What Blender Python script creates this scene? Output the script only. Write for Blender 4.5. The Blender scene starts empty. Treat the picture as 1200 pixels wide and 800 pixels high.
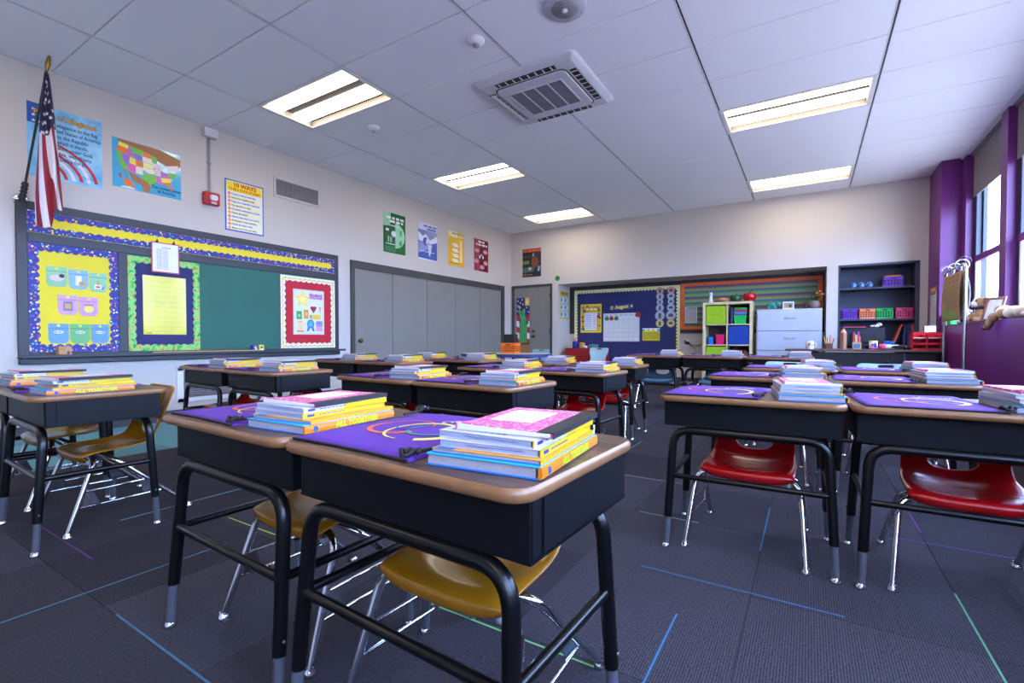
import bpy, bmesh, math, random
from mathutils import Vector, Matrix

# ------------------------------------------------------------------ camera, world, exposure
S = bpy.context.scene
COL = S.collection
R = math.radians
cam_d = bpy.data.cameras.new('camera')
cam_d.sensor_width = 36.0
cam_d.lens = 559.0 / 1200.0 * 36.0
cam_d.shift_y = 8.7 / 1200.0
cam_d.clip_start = 0.02
cam = bpy.data.objects.new('camera', cam_d)
COL.objects.link(cam)
cam.location = (0, 0, 0.80)
cam.rotation_euler = (R(90 - 1.2), 0, R(31.9))
S.camera = cam
S.cycles.diffuse_bounces = 8
S.cycles.max_bounces = 12

W = bpy.data.worlds.new('sky')
S.world = W
W.use_nodes = True
wn = W.node_tree
bg = wn.nodes['Background']
tc = wn.nodes.new('ShaderNodeTexCoord')
sx = wn.nodes.new('ShaderNodeSeparateXYZ')
rp = wn.nodes.new('ShaderNodeValToRGB')
rp.color_ramp.elements[0].position = 0.47
rp.color_ramp.elements[0].color = (0.17, 0.18, 0.22, 1)
rp.color_ramp.elements[1].position = 0.52
rp.color_ramp.elements[1].color = (0.42, 0.58, 1.0, 1)
mp = wn.nodes.new('ShaderNodeMapRange')
mp.inputs[1].default_value = -1.0
wn.links.new(tc.outputs['Generated'], sx.inputs[0])
wn.links.new(sx.outputs['Z'], mp.inputs[0])
wn.links.new(mp.outputs[0], rp.inputs[0])
wn.links.new(rp.outputs[0], bg.inputs['Color'])
bg.inputs['Strength'].default_value = 28.0

S.view_settings.view_transform = 'Standard'
S.view_settings.look = 'None'
S.view_settings.gamma = 1.0
S.view_settings.use_curve_mapping = False
S.view_settings.exposure = 0.52
LAMP = 9.5

# ------------------------------------------------------------------ materials
def lin(c):
    def f(x):
        x /= 255.0
        return x / 12.92 if x <= 0.04045 else ((x + 0.055) / 1.055) ** 2.4
    return (f(c[0]), f(c[1]), f(c[2]), 1.0)

MATS = {}
def mat(name, c, rough=0.5, metal=0.0, var=0.06, scale=12.0, bump=0.0, bscale=200.0, coat=0.0, spec=0.5, stretch=None):
    if name in MATS:
        return MATS[name]
    m = bpy.data.materials.new(name)
    m.use_nodes = True
    nt = m.node_tree
    b = nt.nodes['Principled BSDF']
    b.inputs['Roughness'].default_value = rough
    b.inputs['Metallic'].default_value = metal
    b.inputs['Coat Weight'].default_value = coat
    b.inputs['Specular IOR Level'].default_value = spec
    col = lin(c)
    t = nt.nodes.new('ShaderNodeTexCoord')
    mpn = nt.nodes.new('ShaderNodeMapping')
    if stretch:
        mpn.inputs['Scale'].default_value = stretch
    nt.links.new(t.outputs['Object'], mpn.inputs[0])
    n = nt.nodes.new('ShaderNodeTexNoise')
    n.inputs['Scale'].default_value = scale
    n.inputs['Detail'].default_value = 4
    nt.links.new(mpn.outputs[0], n.inputs['Vector'])
    r = nt.nodes.new('ShaderNodeValToRGB')
    r.color_ramp.elements[0].position = 0.3
    r.color_ramp.elements[1].position = 0.7
    r.color_ramp.elements[0].color = tuple(x * (1 - var) for x in col[:3]) + (1,)
    r.color_ramp.elements[1].color = tuple(min(1, x * (1 + var)) for x in col[:3]) + (1,)
    nt.links.new(n.outputs[0], r.inputs[0])
    nt.links.new(r.outputs[0], b.inputs['Base Color'])
    if bump:
        n2 = nt.nodes.new('ShaderNodeTexNoise')
        n2.inputs['Scale'].default_value = bscale
        nt.links.new(mpn.outputs[0], n2.inputs['Vector'])
        bp = nt.nodes.new('ShaderNodeBump')
        bp.inputs['Strength'].default_value = bump
        bp.inputs['Distance'].default_value = 0.004
        nt.links.new(n2.outputs[0], bp.inputs['Height'])
        nt.links.new(bp.outputs[0], b.inputs['Normal'])
    MATS[name] = m
    return m

def ink(c, rough=0.55):
    return mat('ink_%d_%d_%d' % tuple(c), c, rough, var=0.03, scale=30)

def emit(name, c, s):
    m = bpy.data.materials.new(name)
    m.use_nodes = True
    nt = m.node_tree
    nt.nodes.remove(nt.nodes['Principled BSDF'])
    e = nt.nodes.new('ShaderNodeEmission')
    e.inputs[0].default_value = lin(c)
    e.inputs[1].default_value = s
    nt.links.new(e.outputs[0], nt.nodes['Material Output'].inputs[0])
    return m

def dots(name, base, cols, scale=60, size=0.33):
    """flat print: coloured confetti dots on a ground colour"""
    m = bpy.data.materials.new(name)
    m.use_nodes = True
    nt = m.node_tree
    b = nt.nodes['Principled BSDF']
    b.inputs['Roughness'].default_value = 0.55
    t = nt.nodes.new('ShaderNodeTexCoord')
    v = nt.nodes.new('ShaderNodeTexVoronoi')
    v.inputs['Scale'].default_value = scale
    nt.links.new(t.outputs['Object'], v.inputs['Vector'])
    s = nt.nodes.new('ShaderNodeSeparateColor')
    nt.links.new(v.outputs['Color'], s.inputs[0])
    r = nt.nodes.new('ShaderNodeValToRGB')
    r.color_ramp.interpolation = 'CONSTANT'
    els = r.color_ramp.elements
    for i, c in enumerate(cols):
        e = els[i] if i < 2 else els.new(i / len(cols))
        e.position = i / len(cols)
        e.color = lin(c)
    nt.links.new(s.outputs[0], r.inputs[0])
    lt = nt.nodes.new('ShaderNodeMath')
    lt.operation = 'LESS_THAN'
    lt.inputs[1].default_value = size
    nt.links.new(v.outputs['Distance'], lt.inputs[0])
    mx = nt.nodes.new('ShaderNodeMix')
    mx.data_type = 'RGBA'
    mx.inputs[6].default_value = lin(base)
    nt.links.new(lt.outputs[0], mx.inputs[0])
    nt.links.new(r.outputs[0], mx.inputs[7])
    nt.links.new(mx.outputs[2], b.inputs['Base Color'])
    return m

def blotch(name, cols, scale=20, rough=0.55, stretch=None, detail=3):
    """noise through a colour ramp: marbled covers, tie-dye borders, wood grain"""
    m = bpy.data.materials.new(name)
    m.use_nodes = True
    nt = m.node_tree
    b = nt.nodes['Principled BSDF']
    b.inputs['Roughness'].default_value = rough
    t = nt.nodes.new('ShaderNodeTexCoord')
    mpn = nt.nodes.new('ShaderNodeMapping')
    if stretch:
        mpn.inputs['Scale'].default_value = stretch
    nt.links.new(t.outputs['Object'], mpn.inputs[0])
    n = nt.nodes.new('ShaderNodeTexNoise')
    n.inputs['Scale'].default_value = scale
    n.inputs['Detail'].default_value = detail
    nt.links.new(mpn.outputs[0], n.inputs['Vector'])
    r = nt.nodes.new('ShaderNodeValToRGB')
    els = r.color_ramp.elements
    k = len(cols)
    for i, c in enumerate(cols):
        p = 0.32 + 0.36 * i / (k - 1)
        e = els[i] if i < 2 else els.new(p)
        e.position = p
        e.color = lin(c)
    nt.links.new(n.outputs[0], r.inputs[0])
    nt.links.new(r.outputs[0], b.inputs['Base Color'])
    return m

def stripes_mat(name, cols, freq):
    """flat print: horizontal stripes in the sheet's own z"""
    m = bpy.data.materials.new(name)
    m.use_nodes = True
    nt = m.node_tree
    b = nt.nodes['Principled BSDF']
    b.inputs['Roughness'].default_value = 0.5
    t = nt.nodes.new('ShaderNodeTexCoord')
    s = nt.nodes.new('ShaderNodeSeparateXYZ')
    nt.links.new(t.outputs['Object'], s.inputs[0])
    mu = nt.nodes.new('ShaderNodeMath'); mu.operation = 'MULTIPLY'; mu.inputs[1].default_value = freq
    nt.links.new(s.outputs['Z'], mu.inputs[0])
    fr = nt.nodes.new('ShaderNodeMath'); fr.operation = 'FRACT'
    nt.links.new(mu.outputs[0], fr.inputs[0])
    r = nt.nodes.new('ShaderNodeValToRGB')
    r.color_ramp.interpolation = 'CONSTANT'
    els = r.color_ramp.elements
    for i, c in enumerate(cols):
        e = els[i] if i < 2 else els.new(i / len(cols))
        e.position = i / len(cols)
        e.color = lin(c)
    nt.links.new(fr.outputs[0], r.inputs[0])
    nt.links.new(r.outputs[0], b.inputs['Base Color'])
    return m

def carpet_mat(name, c1, c2, axis):
    m = bpy.data.materials.new(name)
    m.use_nodes = True
    nt = m.node_tree
    b = nt.nodes['Principled BSDF']
    b.inputs['Roughness'].default_value = 0.95
    b.inputs['Specular IOR Level'].default_value = 0.15
    t = nt.nodes.new('ShaderNodeTexCoord')
    w = nt.nodes.new('ShaderNodeTexWave')
    w.bands_direction = axis
    w.inputs['Scale'].default_value = 48
    w.inputs['Distortion'].default_value = 1.2
    w.inputs['Detail'].default_value = 2
    w.inputs['Detail Scale'].default_value = 6
    nt.links.new(t.outputs['Object'], w.inputs['Vector'])
    n = nt.nodes.new('ShaderNodeTexNoise')
    n.inputs['Scale'].default_value = 160
    n.inputs['Detail'].default_value = 2
    nt.links.new(t.outputs['Object'], n.inputs['Vector'])
    a = nt.nodes.new('ShaderNodeMath'); a.operation = 'MULTIPLY_ADD'
    a.inputs[1].default_value = 0.45
    nt.links.new(w.outputs['Fac'], a.inputs[0])
    nt.links.new(n.outputs[0], a.inputs[2])
    r = nt.nodes.new('ShaderNodeValToRGB')
    r.color_ramp.elements[0].position = 0.38
    r.color_ramp.elements[0].color = lin(c1)
    r.color_ramp.elements[1].position = 0.98
    r.color_ramp.elements[1].color = lin(c2)
    nt.links.new(a.outputs[0], r.inputs[0])
    oi = nt.nodes.new('ShaderNodeObjectInfo')
    mr = nt.nodes.new('ShaderNodeMapRange')
    mr.inputs[3].default_value = 0.82
    mr.inputs[4].default_value = 1.15
    nt.links.new(oi.outputs['Random'], mr.inputs[0])
    mx = nt.nodes.new('ShaderNodeMix'); mx.data_type = 'RGBA'; mx.blend_type = 'MULTIPLY'
    mx.inputs[0].default_value = 1.0
    nt.links.new(r.outputs[0], mx.inputs[6])
    nt.links.new(mr.outputs[0], mx.inputs[7])
    nt.links.new(mx.outputs[2], b.inputs['Base Color'])
    bp = nt.nodes.new('ShaderNodeBump')
    bp.inputs['Strength'].default_value = 0.6
    bp.inputs['Distance'].default_value = 0.003
    nt.links.new(a.outputs[0], bp.inputs['Height'])
    nt.links.new(bp.outputs[0], b.inputs['Normal'])
    return m

def glass_mat():
    m = bpy.data.materials.new('window_glass')
    m.use_nodes = True
    nt = m.node_tree
    nt.nodes.remove(nt.nodes['Principled BSDF'])
    a = nt.nodes.new('ShaderNodeBsdfTransparent')
    a.inputs[0].default_value = (0.93, 0.96, 0.98, 1)
    g = nt.nodes.new('ShaderNodeBsdfGlossy')
    g.inputs['Roughness'].default_value = 0.02
    mx = nt.nodes.new('ShaderNodeMixShader')
    mx.inputs[0].default_value = 0.06
    nt.links.new(a.outputs[0], mx.inputs[1])
    nt.links.new(g.outputs[0], mx.inputs[2])
    nt.links.new(mx.outputs[0], nt.nodes['Material Output'].inputs[0])
    return m

# ------------------------------------------------------------------ mesh builder
def rrect(w, d, r, n=4):
    pts = []
    r = max(r, 1e-4)
    for cx, cy, a0 in ((w/2-r, d/2-r, 0), (-w/2+r, d/2-r, 90), (-w/2+r, -d/2+r, 180), (w/2-r, -d/2+r, 270)):
        for i in range(n + 1):
            a = R(a0 + 90 * i / n)
            pts.append((cx + r * math.cos(a), cy + r * math.sin(a)))
    return pts

def fillet(pts, r, n=5):
    P = [Vector(p) for p in pts]
    out = [P[0]]
    for i in range(1, len(P) - 1):
        a, b, c = P[i-1], P[i], P[i+1]
        u, v = (a - b), (c - b)
        rr = min(r, u.length * 0.49, v.length * 0.49)
        p0, p1 = b + u.normalized() * rr, b + v.normalized() * rr
        for k in range(n + 1):
            t = k / n
            out.append(p0 * (1-t)**2 + b * 2*t*(1-t) + p1 * t*t)
    out.append(P[-1])
    return out

class MB:
    def __init__(s):
        s.v, s.f, s.m, s.s = [], [], [], []
    def add(s, V, F, mi=0, smooth=False, M=None):
        o = len(s.v)
        for p in V:
            p = Vector(p)
            s.v.append(tuple(M @ p if M else p))
        for f in F:
            s.f.append([o + i for i in f]); s.m.append(mi); s.s.append(smooth)
        return s
    def box(s, c, d, mi=0, bev=0.0, M=None):
        x, y, z = d[0]/2, d[1]/2, d[2]/2
        if bev <= 0:
            V = [(c[0]+i*x, c[1]+j*y, c[2]+k*z) for i in (-1, 1) for j in (-1, 1) for k in (-1, 1)]
            F = [(0,1,3,2),(4,6,7,5),(0,4,5,1),(2,3,7,6),(0,2,6,4),(1,5,7,3)]
            return s.add(V, F, mi, False, M)
        b = min(bev, x*0.9, y*0.9, z*0.9)
        V, idx = [], {}
        for i in (-1, 1):
            for j in (-1, 1):
                for k in (-1, 1):
                    for ax in range(3):
                        p = [i*(x-b), j*(y-b), k*(z-b)]
                        p[ax] = (i*x, j*y, k*z)[ax]
                        idx[(i, j, k, ax)] = len(V)
                        V.append((c[0]+p[0], c[1]+p[1], c[2]+p[2]))
        F = []
        for sg in (-1, 1):
            F.append([idx[(sg,-1,-1,0)], idx[(sg,1,-1,0)], idx[(sg,1,1,0)], idx[(sg,-1,1,0)]][::sg])
            F.append([idx[(-1,sg,-1,1)], idx[(-1,sg,1,1)], idx[(1,sg,1,1)], idx[(1,sg,-1,1)]][::sg])
            F.append([idx[(-1,-1,sg,2)], idx[(1,-1,sg,2)], idx[(1,1,sg,2)], idx[(-1,1,sg,2)]][::sg])
        for a in (-1, 1):
            for q in (-1, 1):
                F.append([idx[(a,q,-1,0)], idx[(a,q,1,0)], idx[(a,q,1,1)], idx[(a,q,-1,1)]][::-a*q])
                F.append([idx[(a,-1,q,0)], idx[(a,1,q,0)], idx[(a,1,q,2)], idx[(a,-1,q,2)]][::a*q])
                F.append([idx[(-1,a,q,1)], idx[(1,a,q,1)], idx[(1,a,q,2)], idx[(-1,a,q,2)]][::-a*q])
        for i in (-1, 1):
            for j in (-1, 1):
                for k in (-1, 1):
                    F.append([idx[(i,j,k,0)], idx[(i,j,k,1)], idx[(i,j,k,2)]][::i*j*k])
        return s.add(V, F, mi, False, M)
    def loft(s, rings, mi=0, smooth=False, cap0=None, cap1=None, M=None, caps=True):
        n = len(rings[0])
        V = [p for r in rings for p in r]
        F = []
        for k in range(len(rings) - 1):
            for i in range(n):
                j = (i + 1) % n
                F.append((k*n+i, k*n+j, (k+1)*n+j, (k+1)*n+i))
        s.add(V, F, mi, smooth, M)
        if caps:
            s.add(rings[0], [list(range(n))[::-1]], mi if cap0 is None else cap0, False, M)
            s.add(rings[-1], [list(range(n))], mi if cap1 is None else cap1, False, M)
        return s
    def slab(s, w, d, r, prof, c=(0,0), mi=0, top=None, bot=None, n=4, smooth=False, M=None):
        """rounded rectangle slab, prof = [(inset, z), ...] bottom to top"""
        rings = []
        for ins, z in prof:
            rings.append([(c[0]+x, c[1]+y, z) for x, y in rrect(w-2*ins, d-2*ins, max(r-ins, 0.001), n)])
        return s.loft(rings, mi, smooth, bot, top, M)
    def tube(s, pts, r, n=8, mi=0, caps=True, closed=False, M=None):
        P = [Vector(p) for p in pts]
        rad = r if isinstance(r, (list, tuple)) else [r] * len(P)
        rings = []
        up = None
        for i, p in enumerate(P):
            if closed:
                t = (P[(i+1) % len(P)] - P[i-1]).normalized()
            else:
                t = (P[min(i+1, len(P)-1)] - P[max(i-1, 0)]).normalized()
            if up is None:
                up = Vector((0, 0, 1)) if abs(t.z) < 0.9 else Vector((1, 0, 0))
            a = t.cross(up)
            if a.length < 1e-6:
                a = t.orthogonal()
            a.normalize()
            up = a.cross(t).normalized()
            rings.append([tuple(p + (a * math.cos(2*math.pi*k/n) + up * math.sin(2*math.pi*k/n)) * rad[i]) for k in range(n)])
        if closed:
            rings.append(rings[0])
        return s.loft(rings, mi, True, caps=caps and not closed, M=M)
    def lathe(s, prof, n=16, c=(0,0,0), mi=0, smooth=True, M=None):
        rings = [[(c[0]+max(r,1e-4)*math.cos(2*math.pi*k/n), c[1]+max(r,1e-4)*math.sin(2*math.pi*k/n), c[2]+z) for k in range(n)] for r, z in prof]
        return s.loft(rings, mi, smooth, M=M)
    def ball(s, c, r, n=12, mi=0, M=None):
        r = r if isinstance(r, (list, tuple)) else (r, r, r)
        rings = []
        for i in range(n // 2 + 1):
            a = math.pi * (i / (n // 2)) - math.pi/2
            a = max(min(a, 1.55), -1.55)
            rings.append([(c[0]+r[0]*math.cos(a)*math.cos(2*math.pi*k/n), c[1]+r[1]*math.cos(a)*math.sin(2*math.pi*k/n), c[2]+r[2]*math.sin(a)) for k in range(n)])
        return s.loft(rings, mi, True, M=M)
    def poly(s, pts, mi=0, M=None):
        return s.add(pts, [list(range(len(pts)))], mi, False, M)
    def data(s, name, mats):
        me = bpy.data.meshes.new(name)
        me.from_pydata(s.v, [], s.f)
        for m in (mats if isinstance(mats, (list, tuple)) else [mats]):
            me.materials.append(m)
        me.polygons.foreach_set('material_index', s.m)
        me.polygons.foreach_set('use_smooth', s.s)
        me.update()
        return me
    def obj(s, name, mats, parent=None, loc=None, rot=None):
        return place(name, s.data(name, mats), parent, loc, rot)

def place(name, data, parent=None, loc=None, rot=None):
    o = bpy.data.objects.new(name, data)
    COL.objects.link(o)
    if parent:
        o.parent = parent
    if loc:
        o.location = loc
    if rot is not None:
        o.rotation_euler = rot if isinstance(rot, (tuple, list)) else (0, 0, rot)
    return o

def tag(o, label, cat, group=None):
    o['label'] = label
    o['category'] = cat
    if group:
        o['group'] = group
    return o

def empty(name, loc, rz=0.0, label=None, cat=None, group=None):
    o = bpy.data.objects.new(name, None)
    o.empty_display_size = 0.1
    COL.objects.link(o)
    o.location = loc
    o.rotation_euler = (0, 0, rz)
    if label:
        tag(o, label, cat, group)
    return o

def kids(o):
    return list(o.children)

def clone(o, parent=None):
    c = o.copy()
    COL.objects.link(c)
    c.parent = parent
    for ch in kids(o):
        clone(ch, c)
    return c

def structure(o):
    o['kind'] = 'structure'
    return o

def text(parent, body, size, loc, m, align='CENTER', rot=None, name='lettering', bold=0.0, line=1.0, sx=1.0, shear=0.0):
    cu = bpy.data.curves.new(name, 'FONT')
    cu.body = body
    cu.size = size
    cu.align_x = align
    cu.align_y = 'CENTER'
    cu.space_line = line
    cu.offset = bold
    cu.extrude = 0.0002
    cu.shear = shear
    cu.resolution_u = 3
    cu.materials.append(m)
    tmp = bpy.data.objects.new('tmp', cu)
    COL.objects.link(tmp)
    me = bpy.data.meshes.new_from_object(tmp.evaluated_get(bpy.context.evaluated_depsgraph_get()))
    bpy.data.objects.remove(tmp)
    bpy.data.curves.remove(cu)
    if not me.materials:
        me.materials.append(m)
    o = place(name, me, parent, loc, rot if rot is not None else (R(90), 0, 0))
    o.scale = (sx, 1, 1)
    return o

def bake(o, mods):
    for kind, kw in mods:
        md = o.modifiers.new(kind, kind)
        for k, v in kw.items():
            setattr(md, k, v)
    dg = bpy.context.evaluated_depsgraph_get()
    me = bpy.data.meshes.new_from_object(o.evaluated_get(dg))
    old = o.data
    o.modifiers.clear()
    o.data = me
    bpy.data.meshes.remove(old)
    return o

class Print:
    """flat printed artwork on a sheet: coloured polygons in the sheet's x/z plane, facing -y"""
    def __init__(s, y0=-0.0035):
        s.mb = MB(); s.cols = []; s.y = y0; s.k = 0
    def mi(s, c):
        if not any(c is x for x in s.cols):
            s.cols.append(c)
        return [i for i, x in enumerate(s.cols) if x is c][0]
    def poly(s, pts, c, lay=0):
        if isinstance(c, tuple):
            c = ink(c)
        y = s.y - 0.0006 * lay
        s.mb.poly([(p[0], y, p[1]) for p in pts], s.mi(c))
        return s
    def rect(s, x0, z0, x1, z1, c, lay=0):
        return s.poly([(x0, z0), (x1, z0), (x1, z1), (x0, z1)], c, lay)
    def ell(s, x, z, rx, rz, c, lay=0, n=16):
        return s.poly([(x + rx*math.cos(2*math.pi*i/n), z + rz*math.sin(2*math.pi*i/n)) for i in range(n)], c, lay)
    def star(s, x, z, r, c, lay=0, r2=0.4, n=5, rot=90):
        return s.poly([(x + (r if i % 2 == 0 else r*r2)*math.cos(R(rot + 180*i/n)), z + (r if i % 2 == 0 else r*r2)*math.sin(R(rot + 180*i/n))) for i in range(2*n)], c, lay)
    def scribble(s, x0, z0, x1, h, c, lay=0, rnd=random.Random(3), fill=1.0):
        """a line of print too small to read: word-sized dashes"""
        x = x0
        end = x0 + (x1 - x0) * fill
        while x < end:
            w = h * rnd.uniform(1.2, 3.4)
            s.rect(x, z0, min(x + w, end), z0 + h, c, lay)
            x += w + h * 0.7
        return s
    def obj(s, parent, name='print'):
        return s.mb.obj(name, s.cols, parent)

def sheet(name, w, h, m, loc, rz, label, cat, group=None, t=0.003, tilt=0.0):
    """a paper sheet standing on a wall; its face looks along local -y"""
    o = MB().box((0, -t/2, 0), (w, t, h)).obj(name, m, None, loc, (0, tilt, rz))
    return tag(o, label, cat, group)

def scallop(w, h, b, n_w, n_h, amp, m, parent, y=-0.004, t=0.003, name='scalloped_border'):
    """a wavy-edged border strip running round a w x h rectangle"""
    mb = MB()
    outer, inner = [], []
    def side(p0, p1, q0, q1, nrm, n):
        k = n * 4
        for i in range(k):
            u = i / k
            a = abs(math.sin(math.pi * n * u)) * amp
            outer.append((p0[0]+(p1[0]-p0[0])*u, p0[1]+(p1[1]-p0[1])*u))
            inner.append((q0[0]+(q1[0]-q0[0])*u + nrm[0]*a, q0[1]+(q1[1]-q0[1])*u + nrm[1]*a))
    x, z = w/2, h/2
    c = b - amp
    side((-x,-z),(x,-z),(-x+c,-z+c),(x-c,-z+c),(0,1),n_w)
    side((x,-z),(x,z),(x-c,-z+c),(x-c,z-c),(-1,0),n_h)
    side((x,z),(-x,z),(x-c,z-c),(-x+c,z-c),(0,-1),n_w)
    side((-x,z),(-x,-z),(-x+c,z-c),(-x+c,-z+c),(1,0),n_h)
    n = len(outer)
    V = [(p[0], y-t, p[1]) for p in outer] + [(p[0], y-t, p[1]) for p in inner] + [(p[0], y, p[1]) for p in inner]
    F = [(i, (i+1)%n, n+(i+1)%n, n+i) for i in range(n)] + [(n+i, n+(i+1)%n, 2*n+(i+1)%n, 2*n+i) for i in range(n)]
    mb.add(V, F)
    return mb.obj(name, m, parent)

# ------------------------------------------------------------------ room dimensions
XL, XR, YB, YF, ZC = -5.31, 1.56, 8.5, -2.6, 2.994
ALC_Y, ALC_X0, ALC_X1, ALC_Z = 9.05, -4.22, 0.214, 1.872
NI_X0, NI_X1, NI_Z, NI_Y = 0.355, 1.279, 1.877, 8.87

M_wall = mat('wall_paint', (203, 194, 186), 0.7, var=0.015, scale=2, bump=0.08, bscale=90)
M_front = mat('wall_paint_front', (205, 202, 202), 0.7, var=0.015, scale=2)
M_purple = mat('purple_paint', (108, 33, 112), 0.42, var=0.03, scale=3)
M_ceil = mat('ceiling_tile', (243, 243, 246), 0.9, var=0.025, scale=300, bump=0.25, bscale=700)
M_tee = mat('ceiling_runner', (214, 214, 218), 0.5, var=0.01)
M_gap = mat('ceiling_gap_dark', (60, 58, 62), 0.9)
M_frame = mat('charcoal_frame', (50, 52, 56), 0.45, var=0.05)
M_door = mat('door_grey', (130, 126, 119), 0.55, var=0.03, scale=4)
M_doortrim = mat('door_trim', (66, 64, 63), 0.5)
M_niche = mat('niche_slate', (62, 68, 88), 0.55)
M_base = mat('baseboard_grey', (66, 67, 74), 0.6)
M_white = mat('white_enamel', (226, 226, 228), 0.4, var=0.01)
M_black = mat('black_plastic', (24, 24, 27), 0.45)
M_chrome = mat('chrome', (215, 218, 222), 0.12, metal=1.0, var=0.03)
M_paper = mat('white_paper', (214, 212, 212), 0.7, var=0.02)
M_brass = mat('aged_brass', (96, 74, 42), 0.35, metal=0.8)

# ------------------------------------------------------------------ floor
floor = structure(MB().box(((XL+XR)/2, 3.2, -0.06), (XR-XL+0.6, 12.4, 0.1)).obj('floor', mat('floor_slab', (52, 52, 56), 0.9)))
C_A = carpet_mat('carpet_grey_ribs_x', (31, 29, 34), (70, 67, 75), 'X')
C_B = carpet_mat('carpet_grey_ribs_y', (28, 26, 31), (64, 61, 70), 'Y')
C_T = carpet_mat('carpet_teal', (66, 112, 124), (110, 158, 168), 'Y')
TX, TY = 0.5452, 0.5415
def tile_mesh(nm, w, d, m):
    return MB().box((0, 0, -0.005), (w - 0.0016, d - 0.0016, 0.01), bev=0.0012).data(nm, m)
tile_meshes = {}
xs = [0.398 + TX * k for k in range(-11, 3)]
ys = [0.5535 + TY * k for k in range(-3, 17)]
for i, x0 in enumerate(xs):
    for j, y0 in enumerate(ys):
        x1, y1 = x0 + TX, y0 + TY
        if y0 > 9.0:
            continue
        a, b = max(x0, XL), min(x1, XR)
        if b - a < 0.02:
            continue
        kind = 'T' if x1 <= -3.93 and y0 < 8 else ('A' if (i * 7 + j * 5 + i * j) % 3 else 'B')
        key = (round(b - a, 3), kind)
        if key not in tile_meshes:
            tile_meshes[key] = tile_mesh('carpet_tile', b - a, TY, {'T': C_T, 'A': C_A, 'B': C_B}[kind])
        place('carpet_tile', tile_meshes[key], floor, ((a + b) / 2, y0 + TY / 2, 0))
for x0, y0, x1, y1, c in (
        (-1.925, 0.30, -1.925, 0.98, (58, 104, 122)), (-1.70, 0.555, -0.9, 0.555, (52, 98, 124)),
        (-0.494, 1.657, 0.096, 1.657, (44, 92, 128)), (-0.318, 0.95, -0.318, 1.417, (46, 104, 142)),
        (0.398, 1.3, 0.398, 1.995, (84, 138, 108)), (-0.148, 2.01, -0.148, 2.55, (44, 98, 136)),
        (-0.66, 2.178, -0.40, 2.178, (110, 140, 120)), (-0.96, 1.08, -0.42, 1.08, (110, 178, 110)),
        (0.40, 2.55, 0.40, 3.0, (96, 40, 120)), (-2.2, 1.13, -1.75, 1.13, (150, 178, 78)),
        (-2.57, 0.86, -2.57, 1.45, (90, 140, 150)), (-2.78, 0.652, -2.2, 0.652, (84, 40, 100)),
        (-1.0, 2.72, -0.55, 2.72, (100, 130, 120)), (0.3, 2.43, 0.9, 2.43, (80, 50, 120)),
        (-1.1, 3.2, -1.1, 3.7, (80, 130, 150)), (-2.1, 2.4, -2.1, 2.94, (80, 150, 160))):
    w, d = max(abs(x1-x0), 0.0055), max(abs(y1-y0), 0.0055)
    MB().box(((x0+x1)/2, (y0+y1)/2, 0.0004), (w, d, 0.0012)).obj('carpet_line', ink(c, 0.9), floor)

# ------------------------------------------------------------------ walls
T = 0.15
wl = structure(MB().box((XL - T/2, (YF+YB)/2, ZC/2), (T, YB - YF + 0.3, ZC + 0.1)).obj('wall_left', M_wall))
wf = structure(MB().box(((XL+XR)/2, YF - T/2, ZC/2), (XR - XL + 0.3, T, ZC + 0.1)).obj('wall_front', M_front))
def bx(mb, x0, x1, y0, y1, z0, z1, mi=0):
    return mb.box(((x0+x1)/2, (y0+y1)/2, (z0+z1)/2), (x1-x0, y1-y0, z1-z0), mi)
b = MB()
bx(b, XL, XR + 0.2, YB, YB + 0.37, NI_Z, ZC + 0.05)
bx(b, XL, ALC_X0, YB, YB + 0.37, 0, NI_Z)
bx(b, ALC_X1, NI_X0, YB, YB + 0.37, 0, NI_Z)
bx(b, NI_X1, XR + 0.2, YB, YB + 0.37, 0, NI_Z)
bx(b, NI_X0, NI_X1, YB, YB + 0.37, 0, 0.66)
bx(b, XL, XR + 0.2, ALC_Y, ALC_Y + 0.1, 0, ZC)
bx(b, ALC_X0 - 0.1, ALC_X0, YB + 0.37, ALC_Y, 0, NI_Z)
bx(b, ALC_X1, ALC_X1 + 0.1, YB + 0.37, ALC_Y, 0, NI_Z)
bx(b, ALC_X0 - 0.1, ALC_X1 + 0.1, YB + 0.37, ALC_Y, NI_Z, NI_Z + 0.1)
wb = structure(b.obj('wall_back', M_wall))
# painted slate lining of the book niche, with its shelves
b = MB()
bx(b, NI_X0, NI_X1, NI_Y - 0.012, NI_Y, 0.66, NI_Z)
bx(b, NI_X0, NI_X0 + 0.02, YB - 0.004, NI_Y, 0.66, NI_Z)
bx(b, NI_X1 - 0.045, NI_X1, YB - 0.004, NI_Y, 0.66, NI_Z)
bx(b, NI_X0, NI_X1, YB - 0.004, NI_Y, NI_Z - 0.03, NI_Z)
nl = b.obj('niche_lining', M_niche, wb)
for z in (1.54, 1.09, 0.72):
    MB().box(((NI_X0+NI_X1-0.025)/2, (YB+NI_Y)/2, z - 0.012), (NI_X1-NI_X0-0.07, NI_Y-YB-0.03, 0.024)).obj('niche_shelf', M_niche, wb)
# baseboards
structure(MB().box((XL + 0.008, (4.36+YF)/2, 0.05), (0.016, 4.36-YF, 0.10)).obj('baseboard_left', M_base))
b = MB()
bx(b, -4.35, ALC_X0, YB-0.016, YB, 0, 0.1)
bx(b, ALC_X0, ALC_X1, ALC_Y-0.016, ALC_Y, 0, 0.1)
structure(b.obj('baseboard_back', M_base))

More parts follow.
